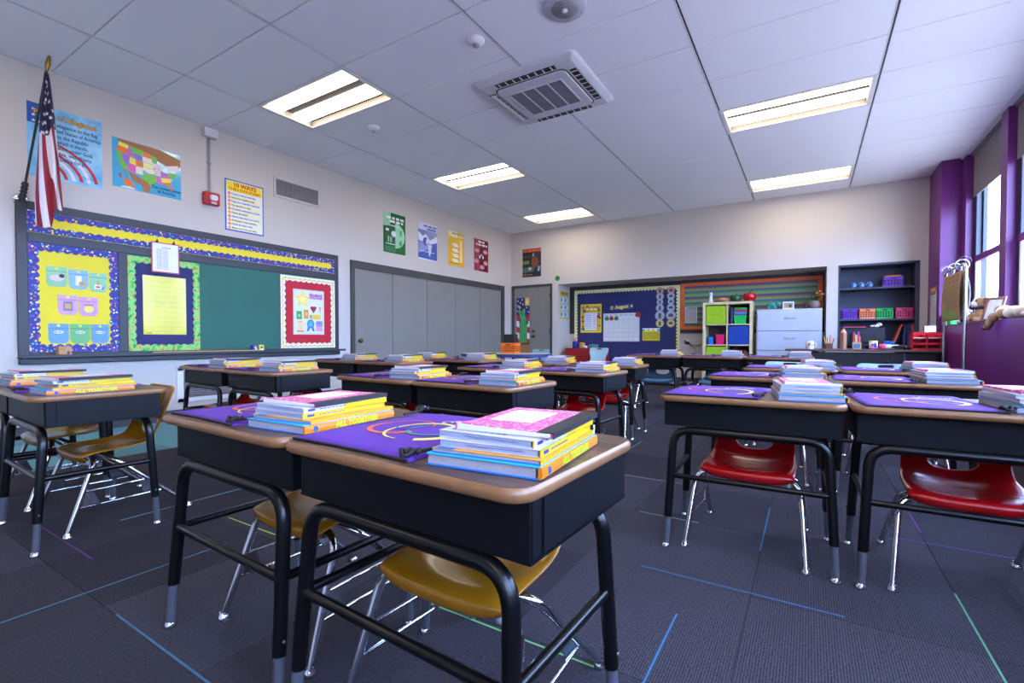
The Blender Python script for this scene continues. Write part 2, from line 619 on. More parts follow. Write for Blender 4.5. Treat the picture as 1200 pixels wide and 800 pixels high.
# window wall
SILL_Z, PIERX, LEDX, PIERY = 0.964, 1.366, 1.38, 7.84
b = MB()
bx(b, PIERX, XR + 0.16, PIERY, YB, 0, ZC)                       # pier in the corner
bx(b, LEDX, XR + 0.2, YF, PIERY, 0, SILL_Z)                    # heater wall under the windows, its top the ledge
MUL = []
y = 7.66
bx(b, XR, XR + 0.16, y, PIERY, SILL_Z, ZC)
k = 0
WINS = []
while y - 1.2 > YF + 0.1:
    WINS.append((y - 1.2, y))
    y0 = max(y - 1.2 - 0.185, YF)
    bx(b, XR, XR + 0.16, y0, y - 1.2, SILL_Z, ZC)
    y -= 1.385
wr = structure(b.obj('wall_right', M_purple))
structure(MB().box((XR + 0.005, (YF+PIERY)/2, ZC - 0.012), (0.05, PIERY-YF, 0.024), bev=0.004).obj('trim_1', M_tee))

M_jamb = mat('window_jamb_dark', (34, 38, 52), 0.35)
M_glass = glass_mat()
M_shade = mat('shade_fabric', (128, 118, 118), 0.85, var=0.12, scale=60, stretch=(1, 1, 0.15))
for n, (a, c) in enumerate(WINS):
    mid = (a + c) / 2
    wroot = structure(empty('window_%d' % (n + 1), (XR + 0.12, mid, SILL_Z)))
    hw = (c - a) / 2
    H = ZC - SILL_Z
    fr = MB()
    fr.box((0, -hw + 0.05, H/2), (0.10, 0.10, H), bev=0.004)
    fr.box((0, hw - 0.05, H/2), (0.10, 0.10, H), bev=0.004)
    fr.box((0, 0, H - 0.03), (0.10, 2*hw, 0.06), bev=0.004)
    fr.box((0.0, 0, 0.02), (0.10, 2*hw, 0.04), bev=0.004)
    fr.obj('window_frame', M_jamb, wroot)
    ms = MB()
    zr = 1.725 - SILL_Z
    ms.box((-0.035, 0, zr), (0.05, 2*hw - 0.16, 0.07), bev=0.005)
    ms.obj('meeting_rail', M_purple, wroot)
    lo = MB()
    lo.box((-0.035, 0, 0.075), (0.045, 2*hw - 0.2, 0.07), bev=0.005)
    for s in (-1, 1):
        lo.box((-0.035, s*(hw - 0.125), zr/2), (0.04, 0.05, zr - 0.06), bev=0.004)
    lo.obj('lower_sash', M_white, wroot)
    up_ = MB()
    for s in (-1, 1):
        up_.box((0.02, s*(hw - 0.12), (zr + H)/2), (0.04, 0.04, H - zr - 0.06), bev=0.004)
    up_.obj('upper_sash', M_jamb, wroot)
    MB().box((-0.035, 0, zr/2 + 0.02), (0.006, 2*hw - 0.28, zr - 0.12)).obj('pane', M_glass, wroot)
    MB().box((0.02, 0, (zr + H)/2), (0.006, 2*hw - 0.26, H - zr - 0.1)).obj('pane', M_glass, wroot)
    t = empty('roller_shade', (XR + 0.062, mid, ZC), 0, None, None)
    tag(t, ('grey roller shade half drawn over the window next to the corner pier' if n == 0 else
            'grey roller shade on the window cut off by the right edge' if n == 1 else
            'grey roller shade, %s window along from the corner pier' % ('third', 'fourth', 'fifth', 'sixth', 'seventh')[n - 2]), 'shade', 'roller shades over the windows')
    sh = MB()
    sh.box((0, 0, -0.265), (0.004, 2*hw - 0.03, 0.53))
    sh.obj('shade_cloth', M_shade, t)
    MB().tube([(0.0, -hw + 0.015, -0.533), (0.0, hw - 0.015, -0.533)], 0.008, 8).obj('hem_bar', M_shade, t)
    MB().tube([(0.0, -hw + 0.01, -0.028), (0.0, hw - 0.01, -0.028)], 0.025, 10).obj('roller', M_shade, t)

# ------------------------------------------------------------------ ceiling
ceil = structure(MB().box(((XL+XR)/2 + 0.1, 3.2, 3.10), (XR - XL + 0.7, 12.4, 0.1)).obj('ceiling', M_gap))
LX = [XL, -4.442, -3.222, -2.002, -0.765, 0.470, XR + 0.02]
LY = [YF] + [1.37 + 0.605 * k for k in range(-6, 12)] + [YB]
LIGHTS = [(1, 0.16), (1, 2.58), (1, 5.0), (1, 7.42), (4, 0.16), (4, 2.58), (4, 5.0), (4, 7.42), (1, -1.65), (4, -1.65)]
def is_light(i, y0):
    return any(i == q and abs(y0 - yy) < 0.05 for q, yy in LIGHTS)
tm = {}
for i in range(6):
    for j in range(len(LY) - 1):
        a, c, y0, y1 = LX[i], LX[i+1], LY[j], LY[j+1]
        if is_light(i, y0) or y1 - y0 < 0.03:
            continue
        key = (round(c - a, 3), round(y1 - y0, 3))
        if key not in tm:
            tm[key] = MB().box((0, 0, 0.012), (c - a - 0.020, y1 - y0 - 0.008, 0.024), bev=0.003).data('ceiling_tile', M_ceil)
        place('ceiling_tile', tm[key], ceil, ((a+c)/2 + 0.003, (y0+y1)/2, ZC))
for x in LX[1:6]:
    MB().box((x - 0.003, (YF+YB)/2, ZC + 0.004), (0.008, YB-YF, 0.012)).obj('ceiling_runner', M_tee, ceil)
bt = MB()
bt.box((XL + 0.008, (YF+YB)/2, ZC + 0.001), (0.016, YB-YF, 0.006))
bt.obj('trim_2', M_tee)
structure(bpy.data.objects['trim_2'])

# troffer lights
M_lens = emit('lamp_lens', (255, 241, 222), LAMP)
FRONTL = {(1, 0.16): 'lit ceiling light above the desk at the left picture edge', (4, 0.16): 'lit ceiling light above the camera on the window side', (4, 2.58): 'lit ceiling light above the window-side desks, out of view',
          (1, -1.65): 'lit ceiling light behind the camera, chalkboard side', (4, -1.65): 'lit ceiling light behind the camera, window side'}
M_can = mat('lamp_can', (228, 224, 220), 0.4)
M_trayg = mat('lamp_tray_grey', (138, 130, 121), 0.5)
names = {(1, 2.58): 'largest lit ceiling light above the chalkboard side', (1, 5.0): 'middle lit ceiling light of the row beside the chalkboard wall',
         (1, 7.42): 'lit ceiling light nearest the door in the back corner', (4, 5.0): 'lit ceiling light on the window side, the nearer of two',
         (4, 7.42): 'lit ceiling light on the window side close to the back wall'}
for i, y0 in LIGHTS:
    a, c = LX[i], LX[i+1]
    y1 = y0 + 0.605
    t = empty('ceiling_light', ((a+c)/2, (y0+y1)/2, ZC), 0, names.get((i, y0)) or FRONTL[(i, y0)], 'light', 'recessed ceiling lights')
    w, d = c - a - 0.008, 0.60
    fr = MB()
    for s in (-1, 1):
        fr.box((s*(w/2 - 0.018), 0, 0.004), (0.036, d, 0.016), bev=0.003)
        fr.box((0, s*(d/2 - 0.016), 0.004), (w - 0.07, 0.032, 0.016), bev=0.003)
    fr.obj('light_frame', M_can, t)
    iw, idp = w - 0.072, d - 0.064
    tr = MB()
    tr.box((0, 0, 0.062), (iw, idp, 0.004))
    for s in (-1, 1):
        tr.box((s*(iw/2), 0, 0.035), (0.004, idp, 0.06))
        tr.box((0, s*(idp/2), 0.035), (iw, 0.004, 0.06))
    tr.obj('light_tray', M_trayg, t)
    for s in (-1, 1):
        bk = [(u, v) for u, v in ((-0.085, 0.052), (-0.075, 0.034), (-0.04, 0.022), (0.04, 0.022), (0.075, 0.034), (0.085, 0.052))]
        rings = [[(x, s*idp*0.25 + u, v) for u, v in bk] for x in (-iw/2 + 0.004, iw/2 - 0.004)]
        MB().loft(rings).obj('diffuser', M_lens, t)

# AC cassette
M_ac = mat('ac_plastic', (206, 206, 211), 0.45, var=0.02)
M_acd = mat('ac_filter', (120, 120, 128), 0.6)
t = empty('air_conditioner', (-2.008, 3.795, ZC), 0, 'square ceiling air conditioner cassette with slotted grille', 'air conditioner')
b = MB()
b.slab(0.95, 0.915, 0.05, [(0.085, -0.045), (0.05, -0.041), (0.015, -0.022), (0.002, -0.010), (0.0, 0.0)], n=5)
b.obj('housing', M_ac, t)
b = MB()
b.slab(0.66, 0.64, 0.06, [(0.006, -0.058), (0.0, -0.053), (0.0, -0.045)], n=5)
b.obj('grille_panel', M_ac, t)
MB().slab(0.682, 0.662, 0.066, [(0.0, -0.0475), (0.0, -0.045)], n=5).obj('panel_gap', M_black, t)
for k in range(4):
    MB().box((-0.1875 + 0.125*k, 0, -0.0585), (0.112, 0.42, 0.004), bev=0.001).obj('filter_panel', M_acd, t)
rb = MB()
for k in range(5):
    rb.box((-0.25 + 0.125*k, 0, -0.060), (0.011, 0.44, 0.008), bev=0.002)
for s in (-1, 1):
    rb.box((0, s*0.215, -0.060), (0.51, 0.010, 0.008), bev=0.002)
rb.obj('filter_ribs', M_ac, t)
for ang in range(4):
    M = Matrix.Rotation(R(90*ang), 4, 'Z')
    off = 0.385 if ang % 2 else 0.372
    slot = MB().box((0, -off, -0.0445), (0.56, 0.055, 0.003), M=M).obj('outlet_slot', M_black, t)
    vane = MB().box((0, -off, -0.047), (0.008, 0.052, 0.006)).data('outlet_vane', M_white)
    for k in range(8):
        vo = place('outlet_vane', vane, t)
        vo.matrix_local = M @ Matrix.Translation((-0.245 + 0.07*k, 0, 0))
    if ang == 3:
        MB().box((0, -off, -0.05), (0.54, 0.036, 0.003), M=M).obj('outlet_flap', M_white, t)

# speaker + detectors
t = empty('ceiling_speaker', (-1.394, 2.90, ZC), 0, 'round perforated white ceiling speaker', 'speaker')
MB().lathe([(0.146, 0), (0.146, -0.006), (0.138, -0.014), (0.09, -0.017)], 28).obj('rim', mat('speaker_white', (196, 196, 202), 0.5), t)
MB().lathe([(0.09, -0.0165), (0.088, -0.02), (0.0, -0.023)], 24).obj('mesh_disc', mat('speaker_mesh', (150, 150, 158), 0.6, bump=0.6, bscale=500), t)
MB().lathe([(0.017, -0.022), (0.017, -0.032), (0.012, -0.036), (0.0, -0.037)], 12).obj('knob', M_white, t)
for k in range(4):
    MB().lathe([(0.006, -0.012), (0.006, -0.018), (0, -0.019)], 8, (0.118*math.cos(R(45+90*k)), 0.118*math.sin(R(45+90*k)), 0)).obj('screw', M_chrome, t)
for x, y, lab in ((-2.10, 2.876, 'domed white smoke detector beside the air conditioner'), (-3.856, 3.482, 'domed white smoke detector next to the largest ceiling light')):
    t = empty('smoke_detector', (x, y, ZC), 0, lab, 'detector', 'ceiling smoke detectors')
    MB().lathe([(0.062, 0), (0.064, -0.008), (0.055, -0.022), (0.034, -0.032), (0.03, -0.034)], 20).obj('dome', M_white, t)
    MB().lathe([(0.024, -0.033), (0.024, -0.046), (0.012, -0.054), (0, -0.055)], 12).obj('sensor', mat('sensor_grey', (150, 156, 162), 0.35), t)

# ------------------------------------------------------------------ closet folding doors and corner door
t = structure(empty('door_1', (XL, 0, 0)))
b = MB()
bx(b, 0, 0.03, 4.36, 4.42, 0, 1.875)
bx(b, 0, 0.03, 8.09, 8.20, 0, 1.875)
bx(b, 0, 0.03, 4.42, 8.09, 1.77, 1.875)
b.obj('door_frame', M_doortrim, t)
ed = [4.42, 5.125, 5.884, 6.612, 7.368, 8.09]
for k in range(5):
    MB().box((0.008, (ed[k]+ed[k+1])/2, 0.89), (0.016, ed[k+1]-ed[k]-0.008, 1.76), bev=0.003).obj('door_panel', M_door, t)
MB().lathe([(0.012, 0), (0.012, 0.03), (0.028, 0.04), (0.032, 0.055), (0.022, 0.068), (0, 0.07)], 14, M=Matrix.Translation((0.012, 4.49, 0.776)) @ Matrix.Rotation(R(90), 4, 'Y')).obj('door_knob', M_brass, t)

t = structure(empty('door_2', (0, YB, 0)))
b = MB()
bx(b, -5.275, -5.225, -0.03, 0, 0, 1.90)
bx(b, -4.378, -4.345, -0.03, 0, 0, 1.90)
bx(b, -5.225, -4.378, -0.03, 0, 1.855, 1.90)
b.obj('door_frame', M_doortrim, t)
MB().box((-4.80, -0.008, 0.93), (0.84, 0.016, 1.85), bev=0.003).obj('door_leaf', M_door, t)
for z, r in ((0.957, 0.028), (0.852, 0.032)):
    MB().lathe([(r, 0), (r, 0.012), (r*0.6, 0.02), (r*0.85, 0.045), (r*0.6, 0.06), (0, 0.062)], 14, M=Matrix.Translation((-4.762, -0.014, z)) @ Matrix.Rotation(R(90), 4, 'X')).obj('door_lock' if z > 0.9 else 'door_knob', M_brass, t)
for z in (0.3, 0.95, 1.66):
    MB().box((-4.385, -0.02, z), (0.02, 0.02, 0.11)).obj('hinge', M_brass, t)

# ------------------------------------------------------------------ student desks
M_top = blotch('desk_laminate', [(58, 40, 31), (84, 60, 46), (106, 80, 63)], 7, 0.36, (1.2, 9, 9), 6)
M_edge = mat('desk_edge_band', (134, 92, 58), 0.3, var=0.1, scale=40)
M_box = mat('book_box_black', (11, 12, 16), 0.5, var=0.1, bump=0.1, bscale=400, spec=0.2)
M_tube = mat('black_enamel_tube', (7, 7, 9), 0.28, var=0.05, spec=0.35)
M_leg = mat('grey_leg_insert', (86, 88, 97), 0.32, metal=0.2)
DW, DD, DZ = 0.605, 0.440, 0.585

def make_desk():
    root = empty('student_desk', (0, 0, 0))
    b = MB()
    b.slab(DW - 0.003, DD, 0.045, [(0.006, DZ-0.022), (0.0, DZ-0.017), (0.0, DZ-0.006), (0.005, DZ)], mi=1, top=0, bot=1, n=9, smooth=True)
    b.obj('desktop', [M_top, M_edge], root)
    b = MB()                                          # book box, open towards the pupil (+y)
    w, y0, y1, z0, z1 = DW/2 - 0.016, -DD/2 + 0.042, DD/2 - 0.03, 0.466, DZ - 0.022
    b.box((0, y0 + 0.004, (z0+z1)/2), (2*w, 0.008, z1-z0), bev=0.002)
    for s in (-1, 1):
        b.box((s*(w-0.004), (y0+y1)/2, (z0+z1)/2), (0.008, y1-y0, z1-z0), bev=0.002)
        b.box((s*(w+0.001), y0 + 0.035, (z0+z1)/2), (0.004, 0.003, z1-z0-0.012))
    b.box((0, (y0+y1)/2, z0 + 0.003), (2*w, y1-y0, 0.006))
    b.obj('book_box', M_box, root)
    for s in (-1, 1):                                 # front and rear leg frames
        fx, fy = DW/2 - 0.030, (-DD/2 + 0.012) if s < 0 else (DD/2 - 0.045)
        tx, ty, tz = fx - 0.022, fy + (0.034 if s < 0 else -0.02), 0.450
        def at(sx, z):
            k = (tz - z) / tz
            return (sx*(tx + (fx-tx)*k), ty + (fy-ty)*k, z)
        path = [at(-1, 0.118), at(-1, tz), at(1, tz), at(1, 0.118)]
        fr = MB().tube(fillet(path, 0.065, 7), 0.0155, 10).obj('leg_frame', M_tube, root)
        for q in (-1, 1):
            MB().tube([at(q, 0.135), at(q, 0.012)], [0.0125, 0.0115], 10).obj('leg_insert', M_leg, fr)
            p = at(q, 0)
            MB().lathe([(0.016, 0.0), (0.017, 0.006), (0.012, 0.014), (0.009, 0.02)], 12, (p[0], p[1], 0)).obj('glide', M_chrome, fr)
            p = at(q, 0.150)
            MB().ball((p[0] + q*0.016, p[1], p[2]), 0.004, 6).obj('bolt', M_leg, fr)
    zb = 0.276
    k = (0.450 - zb) / 0.450
    xx = DW/2 - 0.052 + 0.022*k
    yf = -DD/2 + 0.04 - 0.028*k
    yr = DD/2 - 0.065 + 0.02*k
    MB().tube(fillet([(-xx, yr, zb), (-xx, yf, zb), (xx, yf, zb), (xx, yr, zb)], 0.02, 4), 0.0105, 8).obj('stretcher', M_tube, root)
    return root

# ------------------------------------------------------------------ chairs
def spline(P, n):
    out = []
    k = len(P) - 1
    for i in range(n + 1):
        t = i / n * k
        j = min(int(t), k - 1)
        f = t - j
        p0, p1, p2, p3 = P[max(j-1, 0)], P[j], P[j+1], P[min(j+2, k)]
        out.append([0.5*((2*p1[q]) + (-p0[q]+p2[q])*f + (2*p0[q]-5*p1[q]+4*p2[q]-p3[q])*f*f + (-p0[q]+3*p1[q]-3*p2[q]+p3[q])*f**3) for q in range(len(p1))])
    return out

def shell_mesh(high_slot=False):
    P = [(-.108, .262, .128, 0), (-.132, .276, .150, 0), (-.130, .304, .160, .002), (-.075, .307, .163, .014), (0, .300, .163, .026), (.07, .297, .160, .034),
         (.128, .309, .152, .036), (.163, .344, .148, .040), (.182, .395, .147, .038), (.199, .45, .150, .032), (.215, .51, .150, .024), (.226, .545, .138, .018), (.229, .557, .116, .014)]
    if high_slot:
        P[-3] = (.215, .50, .160, .02); P[-2] = (.226, .545, .160, .012); P[-1] = (.230, .56, .145, .01); P[8] = (.182, .395, .130, .03); P[7] = (.163, .344, .135, .03)
    nu, nv = 16, 36
    rows = spline(P, nv)
    V, pos = [], {}
    if high_slot:
        vc, rv, ru = 33.0, 1.05, 0.30
    else:
        vc, rv, ru = 22.6, 1.95, 0.46
    def pt(ui, vi):
        u = -1 + 2*ui/nu
        vi = max(0, min(nv, vi))
        j = min(int(vi), nv - 1); f = vi - j
        y, z, hw, cu = [rows[j][q]*(1-f) + rows[j+1][q]*f for q in range(4)]
        ty, tz = rows[j+1][0]-rows[j][0], rows[j+1][1]-rows[j][1]
        L = math.hypot(ty, tz)
        ny, nz = -tz/L, ty/L
        d = cu * abs(u)**2.2 - 0.010*max(0, (abs(u) - 0.78)/0.22)**2
        y += 0.030*abs(u)**3*max(0, 1 - vi/8.0)
        return (hw*u, y + ny*d, z + nz*d)
    def inside(ui, vi):
        u = -1 + 2*ui/nu
        return (abs(u/ru)**2.6 + abs((vi - vc)/rv)**2.6) < 1
    F = []
    kept, cut = set(), set()
    for j in range(nv):
        for i in range(nu):
            c = [(i, j), (i+1, j), (i+1, j+1), (i, j+1)]
            if inside(i + .5, j + .5):
                cut.update(c)
            else:
                F.append(c); kept.update(c)
    for (i, j) in kept:
        ui, vj = i, j
        if (i, j) in cut:
            u, v = (-1 + 2*i/nu)/ru, (j - vc)/rv
            s = (abs(u)**2.6 + abs(v)**2.6) ** (1/2.6)
            if s > 1e-6:
                ui = ((u/s)*ru + 1) * nu/2
                vj = vc + (v/s)*rv
        pos[(i, j)] = len(V)
        V.append(pt(ui, vj))
    mb = MB().add(V, [[pos[c] for c in f] for f in F], 0, True)
    o = mb.obj('seat_shell', M_white)
    bake(o, [('SOLIDIFY', {'thickness': 0.007, 'offset': -1}), ('SUBSURF', {'levels': 1, 'render_levels': 1})])
    me = o.data
    bpy.data.objects.remove(o)
    return me

SHELL, SHELL_HI = shell_mesh(False), shell_mesh(True)
def plastic(name, c):
    return mat(name, c, 0.26, var=0.12, scale=9, coat=0.12)
M_gold, M_red = plastic('gold_shell', (140, 90, 12)), plastic('red_shell', (160, 8, 14))
M_blue, M_pale = plastic('slate_blue_shell', (84, 118, 138)), plastic('pale_blue_shell', (150, 186, 198))
M_rub = mat('grey_rubber', (120, 118, 122), 0.7)

LEGDATA = None
def make_chair(m, high=False):
    global LEGDATA
    root = empty('school_chair', (0, 0, 0))
    me = (SHELL_HI if high else SHELL).copy()
    me.materials.clear(); me.materials.append(m)
    place('seat_shell', me, root)
    if LEGDATA is None:
        LEGDATA = []
        for s in (-1, 1):
            fp = fillet([(s*.03, -.06, .286), (s*.176, -.085, .280), (s*.200, -.178, .012)], .055, 7)
            rp = fillet([(s*.03, -.03, .284), (s*.168, -.02, .278), (s*.188, .250, .012)], .055, 7)
            for p in (fp, rp):
                e = p[-1]
                LEGDATA.append(('leg', MB().tube(p, .0098, 10).data('leg', M_chrome),
                                MB().lathe([(.0165, 0), (.0175, .005), (.013, .012), (.0105, .02)], 12, (e[0], e[1], 0)).data('glide', M_chrome)))
            def lerp(a, c, z):
                k = (a[2]-z)/(a[2]-c[2])
                return Vector(a).lerp(Vector(c), k)
            fa, fb, ra, rb_ = fp[-2], fp[-1], rp[-2], rp[-1]
            f1, f2 = lerp(fa, fb, .165), lerp(fa, fb, .105)
            r1, r2 = lerp(ra, rb_, .165), lerp(ra, rb_, .105)
            br = MB()
            br.tube([f1, r1], .0042, 6); br.tube([f2, r2], .0042, 6)
            n = Vector((s, 0, 0)) * .0015
            for a, c, dirn in ((f1, f2, 1), (r1, r2, -1)):
                g = [a, c, c + Vector((0, dirn*.075, 0)), a + Vector((0, dirn*.03, 0))]
                br.add([p + n for p in g] + [p - n for p in g], [(0,1,2,3), (7,6,5,4), (0,4,5,1), (1,5,6,2), (2,6,7,3), (3,7,4,0)])
            LEGDATA.append(('brace', br.data('brace', M_chrome), None))
        sp = MB().box((0, -.055, .293), (.10, .085, .006), bev=.002)
        LEGDATA.append(('seat_plate', sp.data('seat_plate', M_leg), None))
        for q in (-1, 1):
            LEGDATA.append(('bumper', MB().ball((q*.135, -.09, .268), .013, 8).data('bumper', M_rub), None))
    for nm, d, gl in LEGDATA:
        p = place(nm, d, root)
        if gl:
            place('glide', gl, p)
    return root

# ------------------------------------------------------------------ drawstring bags
M_bag = mat('purple_bag_cloth', (88, 40, 146), 0.75, var=0.07, scale=25, bump=0.15, bscale=600)
M_cord = mat('black_cord', (18, 16, 22), 0.7)
BW, BD = 0.335, 0.395
def make_bag(seed):
    rnd = random.Random(seed)
    ph = [rnd.uniform(0, 6.28) for _ in range(4)]
    def h(x, y):
        return 0.0085 + 0.0022*math.sin(9*x + ph[0])*math.cos(7*y + ph[1]) + 0.0012*math.sin(23*x + 11*y + ph[2])
    def warp(x, y):
        return (x + 0.006*math.sin(6*y + ph[3]), y + 0.007*math.sin(8*x + ph[0]) + 0.02*(x/BW)*(y/BD))
    n, k = 16, 18
    V, F = [], []
    for j in range(k + 1):
        for i in range(n + 1):
            x, y = -BW/2 + BW*i/n, -BD/2 + BD*j/k
            e = min(i, n-i, j, k-j)
            z = h(x, y) * (0.45 if e == 0 else 0.85 if e == 1 else 1)
            V.append(warp(x, y) + (z,))
    for j in range(k):
        for i in range(n):
            a = j*(n+1)+i
            F.append((a, a+1, a+n+2, a+n+1))
    o = len(V)
    per = [i for i in range(n+1)] + [(j*(n+1)+n) for j in range(1, k+1)] + [k*(n+1)+i for i in range(n-1, -1, -1)] + [j*(n+1) for j in range(k-1, 0, -1)]
    for i in per:
        V.append((V[i][0], V[i][1], 0.0))
    m = len(per)
    for i in range(m):
        F.append((per[i], o+i, o+(i+1) % m, per[(i+1) % m]))
    root = MB().add(V, F, 0, True).obj('drawstring_bag', M_bag)
    # black hem along the near edge, and knotted cords at two corners
    MB().tube([warp(-BW/2 + BW*i/10, -BD/2 - 0.001) + (0.0026,) for i in range(11)], 0.0026, 6).obj('hem', M_cord, root)
    for sx, sy in ((1, -1), (-1, 1)):
        c = MB()
        p0 = Vector(warp(sx*BW/2*0.97, sy*BD/2*0.96) + (0.011,))
        c.tube([p0 + Vector((0.02*math.cos(a*0.9)*(1-a/14), 0.016*math.sin(a*0.9), 0.004 + 0.005*math.sin(a*2))) for a in range(12)], 0.0036, 6)
        c.tube([p0 + Vector((0.002*i, sy*(-0.011)*i - 0.004*math.sin(i), 0.002)) for i in range(8)], 0.0034, 6)
        c.obj('cord', M_cord, root)
    # printed rings, a little swoosh of white lettering
    pr = Print()
    mats = []
    mb = MB()
    def arc(cx, cy, rx, ry, a0, a1, w0, w1, mi):
        q = 26
        Vv, Ff = [], []
        for i in range(q + 1):
            t = i / q
            a = R(a0 + (a1-a0)*t)
            ww = (w0 + (w1-w0)*t)/2
            for sg in (-1, 1):
                x, y = cx + (rx+sg*ww)*math.cos(a), cy + (ry+sg*ww)*math.sin(a)
                wx, wy = warp(x, y)
                Vv.append((wx, wy, h(x, y) + 0.0011 + 0.0003*mi))
            if i:
                a_ = 2*i
                Ff.append((a_-2, a_-1, a_+1, a_))
        mb.add(Vv, Ff, mi)
    arc(-.035, -.015, .072, .072, 20, 330, .004, .016, 0)
    arc(.045, -.035, .082, .082, -60, 270, .018, .004, 1)
    arc(.055, -.022, .050, .050, 30, 340, .003, .010, 2)
    arc(-.01, .0, .040, .040, 120, 300, .003, .006, 3)
    arc(.026, .068, .010, .012, 0, 300, .004, .004, 1)
    for i in range(9):
        x = .04 + .010*i
        arc(x, .082 - .0018*i, .0045, .007 if i else .011, 40*i, 40*i + 280, .0028, .0028, 4)
    mb.obj('ring_print', [ink((212, 92, 60)), ink((240, 214, 104)), ink((46, 130, 96)), ink((60, 52, 140)), ink((236, 232, 240))], root)
    return root

# ------------------------------------------------------------------ books
M_pages = mat('page_block', (160, 154, 158), 0.8, var=0.10, scale=140, stretch=(0.3, 0.3, 6))
M_pages2 = mat('page_block_grey', (156, 162, 180), 0.8, var=0.12, scale=140, stretch=(0.3, 0.3, 6))
M_marble = blotch('pink_marble', [(236, 200, 216), (222, 60, 140), (206, 44, 128), (240, 214, 226)], 95, 0.45, None, 2)
M_spine_o, M_cyan = ink((208, 120, 22), 0.35), ink((44, 164, 206), 0.35)
M_covblue, M_yel, M_oran = ink((22, 104, 190), 0.35), ink((204, 174, 24), 0.35), ink((228, 154, 34), 0.35)
M_lime, M_spw, M_teal = ink((186, 220, 40), 0.4), ink((200, 200, 208), 0.4), ink((22, 130, 116), 0.4)
M_navy2, M_blk = ink((56, 50, 150), 0.4), ink((30, 30, 34), 0.5)

def book_mesh(w, d, t, cov, hard):
    """cover wrapped round the spine on +x; mats: 0 top, 1 bottom, 2 spine"""
    b = MB()
    ct = 0.0025 if hard else 0.0012
    b.box((0, 0, t - ct/2), (w, d, ct), 0, bev=0.0006)
    b.box((0, 0, ct/2), (w, d, ct), 1, bev=0.0006)
    if hard:
        prof = [(w/2 - 0.001, ct*0.2), (w/2 + 0.003, ct), (w/2 + 0.004, t/2), (w/2 + 0.003, t-ct), (w/2 - 0.001, t-ct*0.2), (w/2 - 0.004, t-ct), (w/2 - 0.003, t/2), (w/2 - 0.004, ct)]
        b.loft([[(x, y, z) for x, z in prof] for y in (-d/2, d/2)][::-1], 2)
    else:
        b.box((w/2 - 0.0006, 0, t/2), (0.0018, d, t), 2)
    return b

